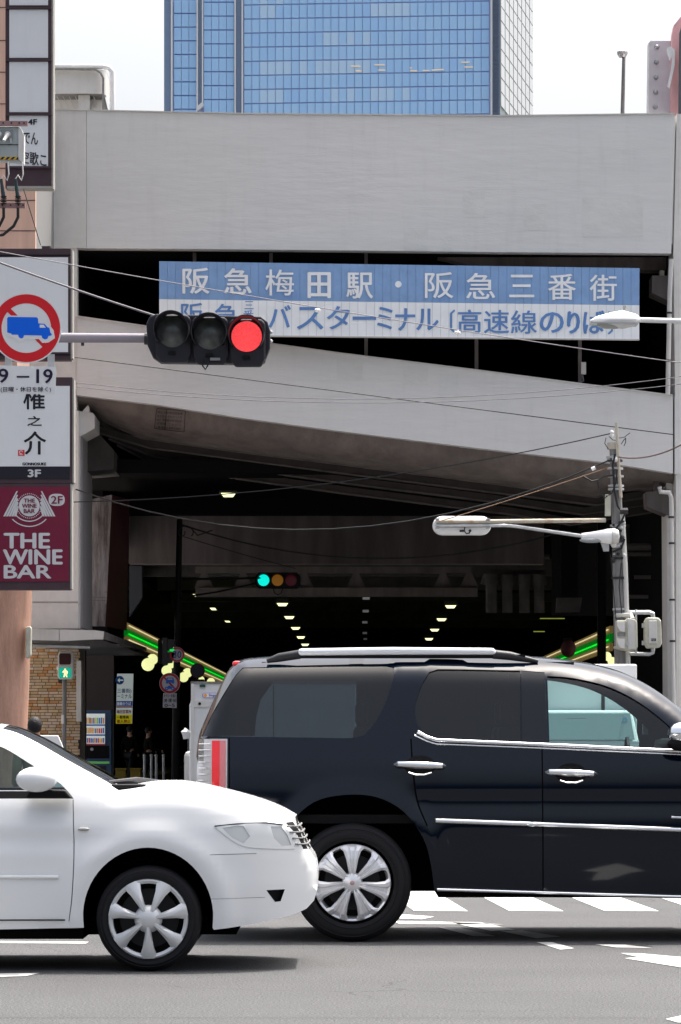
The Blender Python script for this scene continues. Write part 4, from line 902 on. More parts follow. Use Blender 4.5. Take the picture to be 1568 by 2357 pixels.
for u, v, r, lab in [(1397, 1510, 10.5, 'upper glowing globe lamp behind the utility pole on the right'), (1409, 1522, 10.5, 'lower glowing globe lamp behind the utility pole on the right')]:
    DD = 90; t = thing('globe_lamp', lab, 'lamp', P(u, v, DD), 'glowing globe lamps under the neon canopies')
    obj('globe', MB().ball(P(u, v, DD), r * DD / F, 18), gl_m, t, smooth=True); obj('stem', MB().tube([P(u, v - r, DD), P(u, v - r - 2, DD)], .02, 6), M['hide'], t)
rl = thing('red_taillight', 'dim dark red lantern before the right neon canopy', 'taillight', P(1308, 1490, 90))  # dark red shape taken for a truck's tail light
obj('body', MB().ball(P(1308, 1492, 90), .2, 14, (1, 1, 1.2)), mat('taillight_red', (.07, .018, .02), .7), rl, smooth=True); obj('cap', MB().pbox(1298, 1468, 1318, 1474, 89.9, .2), M['hide'], rl)

# ================================================================== STREET LAMP at right, UTILITY POLE
D = 45.0
sl_ = thing('street_lamp', 'white street lamp head on an arm from the right, before the board end', 'street lamp', P(1900, 745, D))
lh = MB(); hx = lambda u: X(u, D)
secs = [(1358, 737, 739, .01), (1372, 727, 745, .10), (1400, 719, 751, .15), (1432, 714, 758, .17), (1462, 722, 750, .15), (1470, 727, 746, .09)]
n = 14
for (u, vt, vb, wy) in secs:
    zc_, hz = (Z(vt, D) + Z(vb, D)) / 2, (Z(vt, D) - Z(vb, D)) / 2
    for j in range(n):
        t = 2 * math.pi * j / n; lh.v.append(Vector((hx(u), D + wy * math.cos(t), Z(738, D) + (hz * 1.1) * math.sin(t) * (1 if math.sin(t) > 0 else .8))))
for i in range(len(secs) - 1):
    for j in range(n): q = i*n; lh.f.append((q+j, q+(j+1) % n, q+n+(j+1) % n, q+n+j))
lh.f.append(tuple(range(n))); lh.f.append(tuple((len(secs)-1)*n + j for j in range(n)))
obj('head', lh, M['white'], sl_, smooth=1)
obj('glass_bowl', MB().ball(P(1405, 747, D), .12, 16, (1.5, .9, .5)), mat('bowl_glass', (.4, .42, .4), .15), sl_, smooth=True)
obj('gasket', MB().prism([(1360, 740), (1468, 743), (1468, 746), (1362, 742.5)], D - .16, .3), M['steel'], sl_)
obj('photocell', MB().tube([P(1438, 716, D), P(1438, 704, D)], .03, 10), mat('cell_grey', (.35, .34, .32), .6), sl_)
obj('arm', MB().tube([P(1466, 736, D), P(1700, 742, D), P(1900, 752, D)], [.032, .036, .045], 12), M['white'], sl_, smooth=1)
obj('post', MB().tube([(X(1900, D), D, 0), (X(1900, D), D, Z(740, D))], .09, 12), M['steel'], sl_, smooth=1)

D = 68.0
up_ = thing('utility_pole', 'slightly leaning concrete utility pole with lamps, boxes and cables on the right', 'utility pole', (X(1431, D), D, 0))
def upart(name, mb, m, **k): return obj(name, mb, m, up_, **k)
upart('pole', MB().tube([(X(1434, D), D, 0), P(1429, 1500, D), P(1421, 1200, D), P(1414, 1033, D)], [.15, .13, .11, .095], 16), M['pole_grey'], smooth=1)
upart('pole_cap', MB().lathe(P(1411, 1027, D), [(.1, -.06), (.115, -.06), (.115, .07), (0, .07)], 14, 'Z'), M['rust'])
upart('top_pipe', MB().tube([P(1419, 973, D - .13), P(1423, 1060, D - .13), P(1429, 1145, D - .13)], .035, 8), M['rust'], smooth=1)
upart('conduit', MB().tube([P(1432, 1178, D - .1), P(1439, 1300, D - .1), P(1443, 1420, D - .1), P(1446, 1540, D - .1)], .05, 8), M['offwhite'], smooth=1)
for v, du in [(1052, 1414), (1060, 1415), (1078, 1416), (1096, 1417), (1118, 1418), (1126, 1418), (1210, 1422), (1222, 1422), (1240, 1423), (1252, 1423), (1285, 1425), (1330, 1426), (1402, 1428), (1490, 1430)]:
    upart('band', MB().lathe(P(du, v, D), [(.12, -.025), (.155, -.02), (.155, .02), (.12, .025)], 14, 'Z'), M['dark'] if v in (1060, 1222, 1240, 1285, 1330) else M['steel'])
rp_ = random.Random(9)
for v in (1215, 1245, 1288):
    for k in range(6): upart('fitting', MB().ball(P(1423 + rp_.uniform(-16, 16), v + rp_.uniform(-14, 14), D - .17), rp_.uniform(.025, .05), 8), M['dark'] if k % 2 else M['steel'])
upart('meter_box', MB().pbox(1393, 1137, 1406, 1187, D - .15, .1), M['cream'], bevel=.01)
upart('camera_lens', MB().tube([P(1427, 1176, D - .2), P(1445, 1176, D - .2)], .06, 10), M['dark'])
upart('insulator', MB().ball(P(1408, 994, D - .1), .04, 8).ball(P(1408, 1001, D - .1), .04, 8).ball(P(1416, 1057, D - .15), .06, 8), M['white'])
upart('insulator', MB().ball(P(1413, 1254, D - .17), .06, 8), M['white'])
for pts in [[(1395, 1007), (1392, 1020), (1400, 1033)], [(1430, 1022), (1436, 1012), (1440, 1008)], [(1424, 1008), (1437, 1006), (1450, 996)], [(1436, 1026), (1440, 1018), (1440, 1007)], [(1402, 1004), (1410, 1012), (1420, 1014)]]:
    upart('tie_wire', MB().tube([P(u, v, D - .1) for u, v in pts], .009, 5), M['wire'])
for pts, r in [([(1416, 1045), (1410, 1070), (1413, 1100), (1414, 1130), (1422, 1165), (1434, 1180)], .022), ([(1376, 1108), (1378, 1125), (1392, 1147), (1398, 1140)], .018), ([(1340, 1095), (1362, 1107), (1378, 1104), (1390, 1096), (1410, 1094)], .018),
               ([(1421, 1080), (1418, 1110), (1408, 1135), (1400, 1140)], .012), ([(1440, 1180), (1430, 1200), (1415, 1220), (1412, 1235)], .02), ([(1430, 1295), (1425, 1350), (1432, 1420)], .012), ([(1405, 1275), (1410, 1330), (1418, 1425)], .01), ([(1438, 1240), (1430, 1262), (1410, 1270)], .02)]:
    upart('loose_cable', MB().tube([P(u, v, D - .2) for u, v in pts], r, 6), M['wire'])
# upper arms with their lamps
o_l = thing('pole_lamp', 'long white capsule lamp on twin arms reaching left from the utility pole', 'street lamp', P(1063, 1208, D - .3))
def cap_pts(u0, u1, v0, v1, k=10):
    r = (v1 - v0) / 2; return [(u0 + r - r * math.sin(t), (v0 + v1) / 2 - r * math.cos(t)) for t in [math.pi * i / k for i in range(k + 1)]] + [(u1 - r + r * math.sin(t), (v0 + v1) / 2 + r * math.cos(t)) for t in [math.pi * i / k for i in range(k + 1)]]
obj('capsule', MB().prism(cap_pts(996, 1131, 1187, 1231), D - .35, .22), M['white'], o_l, bevel=.07)
obj('arm', MB().tube([P(1004, 1200, D - .4), P(1128, 1200, D - .4), P(1394, 1197, D - .1)], .042, 10), M['rust'], o_l, smooth=1)
obj('arm', MB().tube([P(1004, 1210, D - .4), P(1160, 1209, D - .4), P(1188, 1211, D - .35), P(1330, 1232, D - .2), P(1400, 1244, D - .1), P(1412, 1252, D - .1)], .036, 10), M['steel'], o_l, smooth=1)
for u in (1006, 1123):
    for v in (1194, 1201, 1208, 1215): obj('clamp', MB().pbox(u - 4, v - 1.6, u + 5, v + 1.6, D - .47, .05), M['steel'], o_l)
obj('plate', MB().pbox(1058, 1219, 1068, 1224, D - .37, .02), M['dark'], o_l)
obj('cable_hook', MB().tube([P(1070, 1213, D - .42), P(1069, 1222, D - .42), P(1074, 1228, D - .42), P(1081, 1226, D - .42), P(1082, 1221, D - .42)], .013, 6), M['wire'], o_l)
obj('cable_plug', MB().ball(P(1082, 1221, D - .42), .03, 8), M['wire'], o_l)
hl = thing('pole_lamp', 'white bell shaped lamp close against the utility pole', 'street lamp', P(1370, 1240, D - .4))
obj('bell', MB().lathe(P(1398, 1234, D - .4), [(.0, -.52), (.06, -.5), (.09, -.3), (.13, -.08), (.15, 0), (.15, .08)], 18, 'X'), M['white'], hl, smooth=True)
obj('housing', MB().lathe(P(1400, 1234, D - .4), [(.15, .07), (.16, .12), (.12, .2), (0, .22)], 16, 'X'), M['offwhite'], hl, smooth=True)
obj('glass', MB().ball(P(1362, 1243, D - .42), .11, 14, (2.2, .9, .5)), mat('lamp_glass', (.3, .32, .33), .1), hl, smooth=True)
obj('ballast', MB().prism([(1383, 1246), (1402, 1243), (1402, 1268), (1390, 1268)], D - .35, .15), M['steel'], hl)
# pedestrian control boxes on the pole
b1 = thing('pedestrian_signal', 'beige pedestrian signal seen from behind strapped to the utility pole', 'pedestrian signal', P(1440, 1500, D))
obj('case', MB().prism([(1419, 1427), (1440, 1427), (1444, 1422), (1462, 1425), (1467, 1432), (1468, 1488), (1462, 1497), (1444, 1498), (1420, 1494)], D - .5, .3), M['cream'], b1, bevel=.02)
obj('door', MB().prism([(1445, 1424), (1460, 1426), (1461, 1492), (1446, 1494)], D - .53, .03), M['offwhite'], b1)
for v in (1430, 1468): obj('visor', MB().prism([(1420, v), (1438, v + 2), (1438, v + 24), (1428, v + 22), (1421, v + 10)], D - .56, .08), M['concrete_w'], b1)
for v in (1438, 1478): obj('latch', MB().pbox(1442, v, 1447, v + 7, D - .57, .05), M['steel'], b1)
for v in (1455, ): obj('gap', MB().pbox(1421, v, 1440, v + 9, D - .52, .02), M['pole_grey'], b1)
obj('bracket', MB().tube([P(1418, 1416, D - .1), P(1452, 1414, D - .3), P(1456, 1424, D - .4)], .045, 8), M['offwhite'], b1, smooth=1)
b2 = thing('pedestrian_signal', 'cream pedestrian signal case hanging on bent pipes right of the utility pole', 'pedestrian signal', P(1503, 1492, D))
obj('case', MB().prism([(1484, 1430), (1489, 1420), (1516, 1421), (1522, 1428), (1524, 1480), (1519, 1490), (1490, 1492), (1484, 1478)], D - .4, .3), M['cream'], b2, bevel=.03)
obj('back_panel', MB().prism([(1493, 1428), (1512, 1428), (1513, 1480), (1494, 1480)], D - .44, .04), M['offwhite'], b2, bevel=.01)
obj('plate', MB().pbox(1499, 1469, 1510, 1475, D - .455, .01), M['signink'], b2)
lettering('PSC', 1500, 1470.5, 1509, 1473.5, D - .456, M['signwhite'], b2)
obj('pipe', MB().tube([P(1440, 1409, D - .1), P(1495, 1409, D - .3), P(1502, 1412, D - .3), P(1503, 1421, D - .3)], .045, 8), M['steel'], b2, smooth=1)
obj('pipe', MB().tube([P(1446, 1504, D - .1), P(1495, 1505, D - .3), P(1502, 1502, D - .3), P(1503, 1491, D - .3)], .04, 8), M['steel'], b2, smooth=1)
for v in (1434, 1474): obj('bracket', MB().pbox(1478, v, 1485, v + 10, D - .3, .1), M['steel'], b2)
obj('stay', MB().tube([P(1464, 1402, D - .2), P(1464, 1505, D - .2)], .02, 6), M['steel'], b2)

# cable gear on the upper left
D = 50.0
tb_ = thing('cable_box', 'grey cable junction box with yellow and black hazard stripe at the left edge', 'junction box', P(20, 370, D))
obj('case', MB().prism([(-40, 291), (44, 290), (51, 297), (50, 368), (54, 376), (44, 371), (-40, 366)], D, .25), mat('box_grey', (.33, .37, .37), .5, var=.05), tb_, bevel=.02)
obj('side_cover', MB().prism([(43, 291), (49, 296), (56, 312), (55, 376), (43, 366)], D - .02, .2), M['offwhite'], tb_)
obj('side_face', MB().pbox(-40, 299, 30, 320, D - .02, .02), mat('gland_plate', (.2, .23, .24), .5), tb_)
for u in (-2, 18): obj('cable_gland', MB().lathe(P(u, 309, D - .02), [(0, -.03), (.035, -.03), (.045, 0)], 14, 'Y').tube([P(u, 309, D - .05), P(u - 9, 324, D - .16)], [.03, .022], 8), M['offwhite'], tb_)
obj('latch', MB().pbox(23, 318, 28, 330, D - .03, .02), M['steel'], tb_)
obj('seam', MB().pbox(-40, 332, 45, 333.5, D - .01, .01), M['dark'], tb_)
yb = mat('hazard_yellow', (.6, .35, .01), .5)
obj('hazard_stripe', MB().pbox(-40, 361, 40, 367, D - .012, .012), yb, tb_)
for i in range(-3, 4): obj('hazard_bar', MB().prism([(i * 12, 367), (i * 12 + 6, 367), (i * 12 + 12, 361), (i * 12 + 6, 361)], D - .016, .004), M['signink'], tb_)
for k, v in enumerate((283, 472)):
    br = thing('cable_bracket', ['upper drilled steel bracket bar above the grey cable box', 'lower drilled steel bracket bar holding two black cable ends'][k], 'bracket', P(20, v, D))
    obj('bar', MB().pbox(-60, v - 5, 64 if k == 0 else 58, v + 6, D - .05, .06), mat('rusty_bar', (.28, .17, .17), .7) if k == 0 else bpy.data.materials['rusty_bar'], br)
    for u in (8, 27, 45, 56): obj('bolt', MB().lathe(P(u - 2 * k, v, D - .05), [(0, -.01), (.013, -.01), (.013, 0)], 8, 'Y'), M['dark'], br)
for i, u in enumerate((5, 38)):
    ct = thing('cable_end', ['left', 'right'][i] + ' black ribbed cable termination above the lower bracket bar', 'cable', P(u, 472, D), 'black cable terminations')
    obj('sleeve', MB().tube([P(u - 2, 412, D - .1), P(u + 4, 455, D - .1)], [.022, .032], 12), mat('sleeve_green', (.025, .045, .05), .5) if i == 0 else bpy.data.materials['sleeve_green'], ct, smooth=1)
    for k in range(5): obj('rib', MB().lathe(P(u + 4, 452 + k * 4, D - .1), [(.025, -.008), (.045, -.004), (.045, .004), (.025, .008)], 12, 'Z'), M['wire'], ct)
    obj('tail', MB().tube([P(u + 4, 478, D - .1), P(u + 4, 500, D - .1), P(u - 6, 520, D - .1), P(u - 30, 540, D - .1), P(u - 60, 546, D - .1)], .022, 8), M['wire'], ct, smooth=1)
    obj('lead', MB().tube([P(u - 2, 412, D - .1), P(u + 4, 403, D - .1), P(u + 12, 415, D - .1), P(u + 16, 400, D - .1), P(u + 14, 372, D - .1)], .011, 6), M['concrete_w'], ct, smooth=1)
pl_ = thing('side_pole', 'utility pole standing just beyond the left edge of the picture', 'utility pole', (X(-60, D), D + .2, 0))
obj('pole', MB().tube([(X(-60, D), D + .2, 0), (X(-60, D), D + .2, 13)], .16, 14), M['pole_grey'], pl_, smooth=1)

# ================================================================== OVERHEAD WIRES
def sag(a, b, s, n=14): return [a.lerp(b, i / n) - Vector((0, 0, s * 4 * (i / n) * (1 - i / n))) for i in range(n + 1)]
def wire(label, a, b, s, r, m_): 
    t = tagit(obj('overhead_wire', MB().tube(sag(a, b, s), r, 5), m_, smooth=1, loc=tuple(a)), label, 'wire', 'overhead wires'); return t
w1 = wire('thin wire with white tags crossing the station board from upper left to right', P(-60, 568, 52), P(1700, 853, 60), .08, .008, M['wire_g'])
wire('thicker grey wire dropping from upper left to behind the red signal', P(-60, 582, 50), P(440, 752, 52), .03, .016, M['wire_g'])
wire('long dark wire along the ramp parapet to the right joint', P(172, 822, 73), P(1550, 1000, 73), .0, .011, M['wire'])
wire('upper of two faint wires low across the ramp parapet', P(172, 880, 72), P(1600, 862, 72), .42, .008, M['wire_g'])
wire('lower of two faint wires low across the ramp parapet', P(172, 890, 72.4), P(1600, 880, 72.4), .38, .008, M['wire_g'])
wire('black wire from pole top sweeping down left under the ramp', P(1412, 996, 68), P(170, 1155, 70), .28, .011, M['wire'])
wire('heavy black cable rising from the left pilaster to the pole', P(175, 1126, 74), P(1405, 1058, 68), 1.1, .016, M['wire'])
wire('orange brown thin guy wire from the capsule lamp to the pole', P(1010, 1200, 67.5), P(1400, 1076, 67.8), .02, .009, mat('guy_brown', (.16, .09, .05), .6))
wire('heavy cable swinging from the dark tunnel pole toward the right', P(420, 1208, 83.5), P(1300, 1222, 80), .72, .02, M['wire'])
wire('thin cable from the dark tunnel pole down to the girder', P(424, 1235, 83.5), P(680, 1308, 86), .02, .01, M['wire'])
wire('brown cable leaving the pole top to the right edge', P(1420, 1051, 68), P(1640, 975, 60), .22, .014, mat('cable_brown', (.09, .05, .045), .6))
wire('short stub wire at the cable gear beneath the upper blade sign', P(55, 502 - 66, 61), P(94, 504 + 60, 61), .0, .008, M['wire'])
obj('tag', MB().ball(P(731, 714, 55.2), .05, 10, (1, 1, .7)), M['white'], w1); obj('tag', MB().ball(P(1053, 766, 56.8), .06, 10, (1, 1, .6)), M['white'], w1)
ctg = tagit(obj('cable_tag', MB().tube([P(1362, 1080, 67.7), P(1370, 1076, 67.7)], .04, 8), M['white'], loc=tuple(P(1366, 1078, 67.7))), 'small white tag clipped on the cable just left of the pole', 'tag')
# ================================================================== VEHICLE SHELL BUILDER
def spline(pts, step):
    """closed Catmull-Rom through (u, v) points; a third value marks a sharp corner"""
    n = len(pts); out = []
    for i in range(n):
        p0, p1, p2, p3 = pts[(i-1) % n], pts[i], pts[(i+1) % n], pts[(i+2) % n]
        a, b, c, d = [np.array(p[:2], float) for p in (p0, p1, p2, p3)]
        if len(p1) > 2: a = b - (c - b)
        if len(p2) > 2: d = c + (c - b)
        L = np.linalg.norm(c - b); k = max(1, int(L / step))
        m1 = (c - a) / 2; m2 = (d - b) / 2
        for t, mm in ((1, m1), (2, m2)):
            l_ = np.linalg.norm(mm)
            if l_ > L * 1.2: mm *= L * 1.2 / l_
        for j in range(k):
            t = j / k; h = (2*t**3-3*t**2+1)*b + (t**3-2*t**2+t)*m1 + (-2*t**3+3*t**2)*c + (t**3-t**2)*m2
            out.append((float(h[0]), float(h[1])))
    return out
def inside(poly, q):
    poly = np.array(poly); x, y = q[:, 0], q[:, 1]; r = np.zeros(len(q), bool)
    x1, y1 = poly[:, 0], poly[:, 1]; x2, y2 = np.roll(x1, -1), np.roll(y1, -1)
    for a, b, c, d in zip(x1, y1, x2, y2):
        if b == d: continue
        m = ((b > y) != (d > y)) & (x < (c - a) * (y - b) / (d - b) + a); r ^= m
    return r
def arc(cu, cv, ru, rv, a0, a1, n=14): return [(cu + ru * math.cos(R(a0 + (a1 - a0) * i / n)), cv - rv * math.sin(R(a0 + (a1 - a0) * i / n))) for i in range(n + 1)]

def shell(outline, regions, g, D, yc, wfun, crown, strip, mats, root, inset=None):
    """outline and regions in photo coordinates on the plane at distance D.  Returns dict of objects"""
    out = spline(outline, g); regs = [(n, spline(p, g)) for n, p in regions]
    arr = np.array(out); u0, u1, v0, v1 = arr[:, 0].min(), arr[:, 0].max(), arr[:, 1].min(), arr[:, 1].max()
    tops_u = np.arange(u0 - 2, u1 + 3, 4.0); tops = np.full(len(tops_u), v1)
    nx = np.roll(arr, -1, 0)
    for (a, b), (c, d) in zip(arr, nx):
        lo_, hi_ = min(a, c), max(a, c); m = (tops_u >= lo_) & (tops_u <= hi_)
        if hi_ - lo_ > 1e-6: tops[m] = np.minimum(tops[m], b + (d - b) * (tops_u[m] - a) / (c - a))
    top = lambda u: float(np.interp(u, tops_u, tops))
    allp = list(out); loops = [list(range(len(out)))]
    for n, p in regs: k = len(allp); allp += p; loops.append(list(range(k, k + len(p))))
    cons = np.array(allp)
    gx, gy = np.meshgrid(np.arange(u0 + g/2, u1, g), np.arange(v0 + g/2, v1, g)); q = np.stack([gx.ravel(), gy.ravel()], 1)
    q = q[inside(out, q)]
    dmin = np.full(len(q), 1e9)
    for c in cons: dmin = np.minimum(dmin, np.hypot(q[:, 0] - c[0], q[:, 1] - c[1]))
    q = q[dmin > g * .62]
    pts = [Vector(p) for p in allp] + [Vector(map(float, p)) for p in q]
    edges = [(l[i], l[(i+1) % len(l)]) for l in loops for i in range(len(l))]
    vo, eo, fo, _, _, _ = delaunay_2d_cdt(pts, edges, [], 0, 1e-4)
    vo = np.array([(p[0], p[1]) for p in vo]); cen = np.array([vo[list(f)].mean(0) for f in fo])
    keep = inside(out, cen); lab = np.array(['body'] * len(fo), dtype=object)
    for n, p in regs: lab[inside(p, cen)] = n
    ppm = F / D
    def p3(u, v, s, off=0.0):
        w = wfun(u, v, (v - top(u)) / ppm) + off
        return Vector((X(u, D), yc + s * w, Z(v, D)))
    parts = {}
    for s in (-1, 1):
        for n in set(lab[keep]):
            idx = [i for i in range(len(fo)) if keep[i] and lab[i] == n]
            key = n if s == -1 else n + '#far'
            if n == 'skip': continue
            mb = parts.setdefault(key, MB()); mp_ = {}
            off = (inset or {}).get(n, 0.0)
            for i in idx:
                f = []
                for j in fo[i]:
                    if j not in mp_:
                        mp_[j] = len(mb.v); mb.v.append(p3(vo[j][0], vo[j][1], s, off))
                    f.append(mp_[j])
                a, b, c = [mb.v[k] for k in f[:3]]
                nrm = (b - a).cross(c - a)
                if nrm.y * s < 0: f = f[::-1]
                mb.f.append(tuple(f))
    # strip between the two sides
    S = 14; n_ = len(out)
    for i in range(n_):
        a, b = out[i], out[(i+1) % n_]
        for k in range(S):
            s0, s1 = -1 + 2 * k / S, -1 + 2 * (k + 1) / S
            nm = strip((a[0] + b[0]) / 2, (a[1] + b[1]) / 2, (s0 + s1) / 2)
            if nm is None: continue
            q = []
            for (p, s) in ((a, s0), (b, s0), (b, s1), (a, s1)):
                w = wfun(p[0], p[1], (p[1] - top(p[0])) / ppm); i_ = out.index(p)
                pa, pb = np.array(out[i_-1]), np.array(out[(i_+1) % n_]); t = pb - pa; nn = np.array([t[1], -t[0]]); nn = nn / max(np.linalg.norm(nn), 1e-9)
                c_ = crown(p[0], p[1]) * (1 - s * s)
                q.append(Vector((X(p[0], D) + nn[0] * c_, yc + s * w, Z(p[1], D) - nn[1] * c_)))
            mb = parts.setdefault(nm, MB()); mb.add(q, [(0, 1, 2, 3)])
    res = {}
    for key, mb in parts.items():
        n = key.replace('#far', '')
        res[key] = obj(n, mb, mats.get(n, mats['body']), root, smooth=1)
    return res

def wheel(root, c, r, rw, width, m_rim, kind, m_cap=None):
    """wheel facing -Y at c; parts: tyre > sidewall ring, rim > spokes, hub"""
    t = obj('wheel', MB().lathe(c, [(r * .70, .0), (r * .745, -.012), (r * .86, -.016), (r * .95, .004), (r * .985, .03), (r, .06), (r, width - .05), (r * .96, width), (r * .7, width), (r * .7, 0)], 56, 'Y'), M['rubber'], root, smooth=1)
    for k in (.76, .9):
        obj('sidewall_rib', MB().lathe(c, [(r * k, -.017), (r * (k + .008), -.02), (r * (k + .016), -.015)], 56, 'Y'), M['rubber'], t, smooth=1)
    obj('rim', MB().lathe(c, [(rw, -.004), (rw * .985, -.012), (rw * .94, -.008), (rw * .9, .03), (rw * .88, .12), (rw * .88, .2)], 56, 'Y'), m_rim, t, smooth=1)
    obj('brake_back', MB().lathe(c, [(0, .12), (rw * .9, .12)], 32, 'Y'), M['hide'], t)
    obj('brake_disc', MB().lathe(c, [(rw * .2, .09), (rw * .72, .09), (rw * .72, .11)], 32, 'Y'), M['dark'], t)
    C = Vector(c)
    if kind == 'suv':
        for i in range(7):
            a = math.pi / 2 + 2 * math.pi * i / 7
            pr = [(.14, .42, -.022), (.35, .30, -.03), (.62, .25, -.03), (.84, .27, -.022), (.98, .36, -.004)]
            es_ = (-1, -.72, -.38, -.2, .2, .38, .72, 1); zs_ = (0, .012, .012, -.004, -.004, .012, .012, 0)
            V_ = []
            for rr_, hw, y in pr:
                for e, zz in zip(es_, zs_): t_ = a + e * hw; V_.append(C + Vector((rr_ * rw * math.cos(t_), y - zz, rr_ * rw * math.sin(t_))))
            nf = len(V_); W = len(es_)
            fs = [(W*k + j, W*k + j + 1, W*k + j + W + 1, W*k + j + W) for k in range(len(pr) - 1) for j in range(W - 1)]
            V_ += [v + Vector((0, .05, 0)) for v in V_[:]]
            fs += [(W*k, W*k + W, nf + W*k + W, nf + W*k) for k in range(len(pr) - 1)] + [(W*k + W - 1, nf + W*k + W - 1, nf + W*k + 2*W - 1, W*k + 2*W - 1) for k in range(len(pr) - 1)]
            obj('spoke', MB().add(V_, fs), m_rim, t)
        obj('hub', MB().lathe(c, [(0, -.045), (rw * .16, -.042), (rw * .24, -.03), (rw * .27, -.005), (rw * .27, .05)], 32, 'Y'), m_rim, t, smooth=1)
        obj('centre_badge', MB().lathe(c, [(0, -.05), (rw * .06, -.047)], 20, 'Y'), m_cap, t)
    else:
        for i in range(7):
            a = -math.pi / 2 + 2 * math.pi * i / 7; V_ = []
            pr = [(.14, .30, -.03), (.4, .2, -.036), (.7, .19, -.03), (.97, .235, -.006)]
            for rr_, hw, y in pr:
                for e in (-1, -.45, .45, 1):
                    t_ = a + e * hw * (1.0 if rr_ > .2 else 1.3); V_.append(C + Vector((rr_ * rw * math.cos(t_), y - (.014 if abs(e) < .9 else 0), rr_ * rw * math.sin(t_))))
            nf = len(V_)
            fs = [(4*k + j, 4*k + j + 1, 4*k + j + 5, 4*k + j + 4) for k in range(3) for j in range(3)]
            V_ += [v + Vector((0, .04, 0)) for v in V_[:]]
            fs += [(4*k, 4*k + 4, nf + 4*k + 4, nf + 4*k) for k in range(3)] + [(4*k + 3, nf + 4*k + 3, nf + 4*k + 7, 4*k + 7) for k in range(3)]
            obj('spoke', MB().add(V_, fs), m_rim, t, smooth=1)
        obj('hub', MB().lathe(c, [(0, -.055), (rw * .13, -.052), (rw * .2, -.045), (rw * .3, -.03), (rw * .34, -.01)], 28, 'Y'), m_rim, t, smooth=1)
        obj('outer_lip', MB().lathe(c, [(rw * .86, -.008), (rw * .93, -.018), (rw * 1.0, -.008), (rw * 1.01, .01)], 56, 'Y'), m_rim, t, smooth=1)
    return t

def clamp(x, a=0, b=1): return max(a, min(b, x))
# ================================================================== BLACK SUV
D = 23.5; YC = D + 1.0
suv = thing('black_suv', 'large black SUV with chrome window line and chrome wheels crossing behind the white car', 'car', (X(1300, D), YC, 0))
black = mat('black_paint', (.0006, .0035, .010), .07, spec=.34)
tint = glass('tinted_glass', (.25, .30, .32), .01); clear = glass('green_glass', (.58, .73, .72), .01)
chrome = M['mirror']; ZP = lambda v: Z(v, D)
prof = [(.2, .93), (.35, .965), (.5, .985), (.75, 1.0), (1.0, .995), (1.2, .975), (1.36, .935), (1.6, .865), (1.8, .80), (2.0, .73)]
px_, py_ = [p[0] for p in prof], [p[1] for p in prof]
def w_suv(u, v, t):
    z = Z(v, 23.5); w = float(np.interp(z, px_, py_))
    r = .2; 
    if t < r: w -= r * (1 - math.sqrt(max(0, 1 - (1 - max(t, 0) / r) ** 2)))
    e = (u - 430) / 340; w -= .16 * clamp((.32 - e) / .32) ** 2
    e = (2172 - u) / 340; w -= .3 * clamp((.75 - e) / .75) ** 2.2
    # flared arches
    for cu in (812, 1811):
        d = math.hypot(u - cu, v - 2020); w += .018 * math.exp(-((d - 195) / 22) ** 2)
    # character line along the shoulder and a crease above the sill
    w -= .012 * math.exp(-((v - 1845) / 26) ** 2) * (1 if u > 950 else .3)
    return w
ol = [(468, 2052, 1), (440, 2035), (431, 1950), (432, 1880), (440, 1850), (452, 1838, 1), (450, 1760), (456, 1696), (474, 1650), (500, 1590), (528, 1535), (548, 1519), (620, 1512), (800, 1508), (1000, 1506), (1240, 1512), (1330, 1521), (1400, 1534), (1460, 1554), (1520, 1587), (1580, 1632), (1650, 1690),
      (1690, 1712, 1), (1800, 1722), (1950, 1738), (2070, 1760), (2125, 1790), (2150, 1840), (2160, 1900), (2172, 1950), (2166, 2010), (2150, 2050), (2090, 2066, 1), (2000, 2066, 1)]
def archpts(cu, lo_v): return [(cu + 188, lo_v, 1), (cu + 180, 1990), (cu + 163, 1930), (cu + 118, 1868), (cu + 55, 1834), (cu - 20, 1829), (cu - 90, 1846), (cu - 143, 1896), (cu - 166, 1960), (cu - 174, lo_v, 1)]
ol += archpts(1811, 2066) + [(1500, 2062, 1), (1150, 2052, 1)] + archpts(812, 2050)
regs = [('rear_quarter_window', [(462, 1694, 1), (490, 1635), (540, 1552), (556, 1534, 1), (700, 1531), (890, 1530), (909, 1534), (908, 1556), (882, 1630), (850, 1680), (822, 1697), (700, 1697, 1), (560, 1695)]),
        ('rear_door_window', [(990, 1545), (1010, 1538), (1202, 1541, 1), (1200, 1708, 1), (1005, 1698), (975, 1684), (958, 1655), (960, 1610), (975, 1570)]),
        ('pillar_trim', [(1204, 1541, 1), (1258, 1545, 1), (1262, 1711, 1), (1202.5, 1708, 1)]),
        ('front_door_window', [(1264, 1554, 1), (1320, 1558), (1400, 1577), (1470, 1612), (1532, 1660), (1570, 1700), (1580, 1722, 1), (1400, 1717, 1), (1266, 1711, 1)]),
        ('tail_lamp', [(450, 1700, 1), (523, 1700, 1), (523, 1835, 1), (500, 1842, 1), (453, 1838, 1)]),
        ('door_gap', [(1247, 1716, 1), (1250, 1716, 1), (1252, 2050, 1), (1249, 2050, 1)]),
        ('door_gap', [(945, 1700, 1), (948, 1700), (952, 1760), (962, 1840), (985, 1900, 1), (982, 1901, 1), (958, 1841), (948, 1761)]),
        ('door_gap', [(1640, 1716, 1), (1643, 1716, 1), (1643, 2040, 1), (1640, 2040, 1)]),
        ('headlamp', [(2060, 1790, 1), (2140, 1830, 1), (2150, 1900, 1), (2080, 1900, 1)]),
        ('door_gap', [(526, 1698, 1), (528.5, 1698, 1), (530, 1842, 1), (527, 1842, 1)])]
tail_m = mat('tail_lamp_clear', (.5, .48, .48), .15, coat=1)
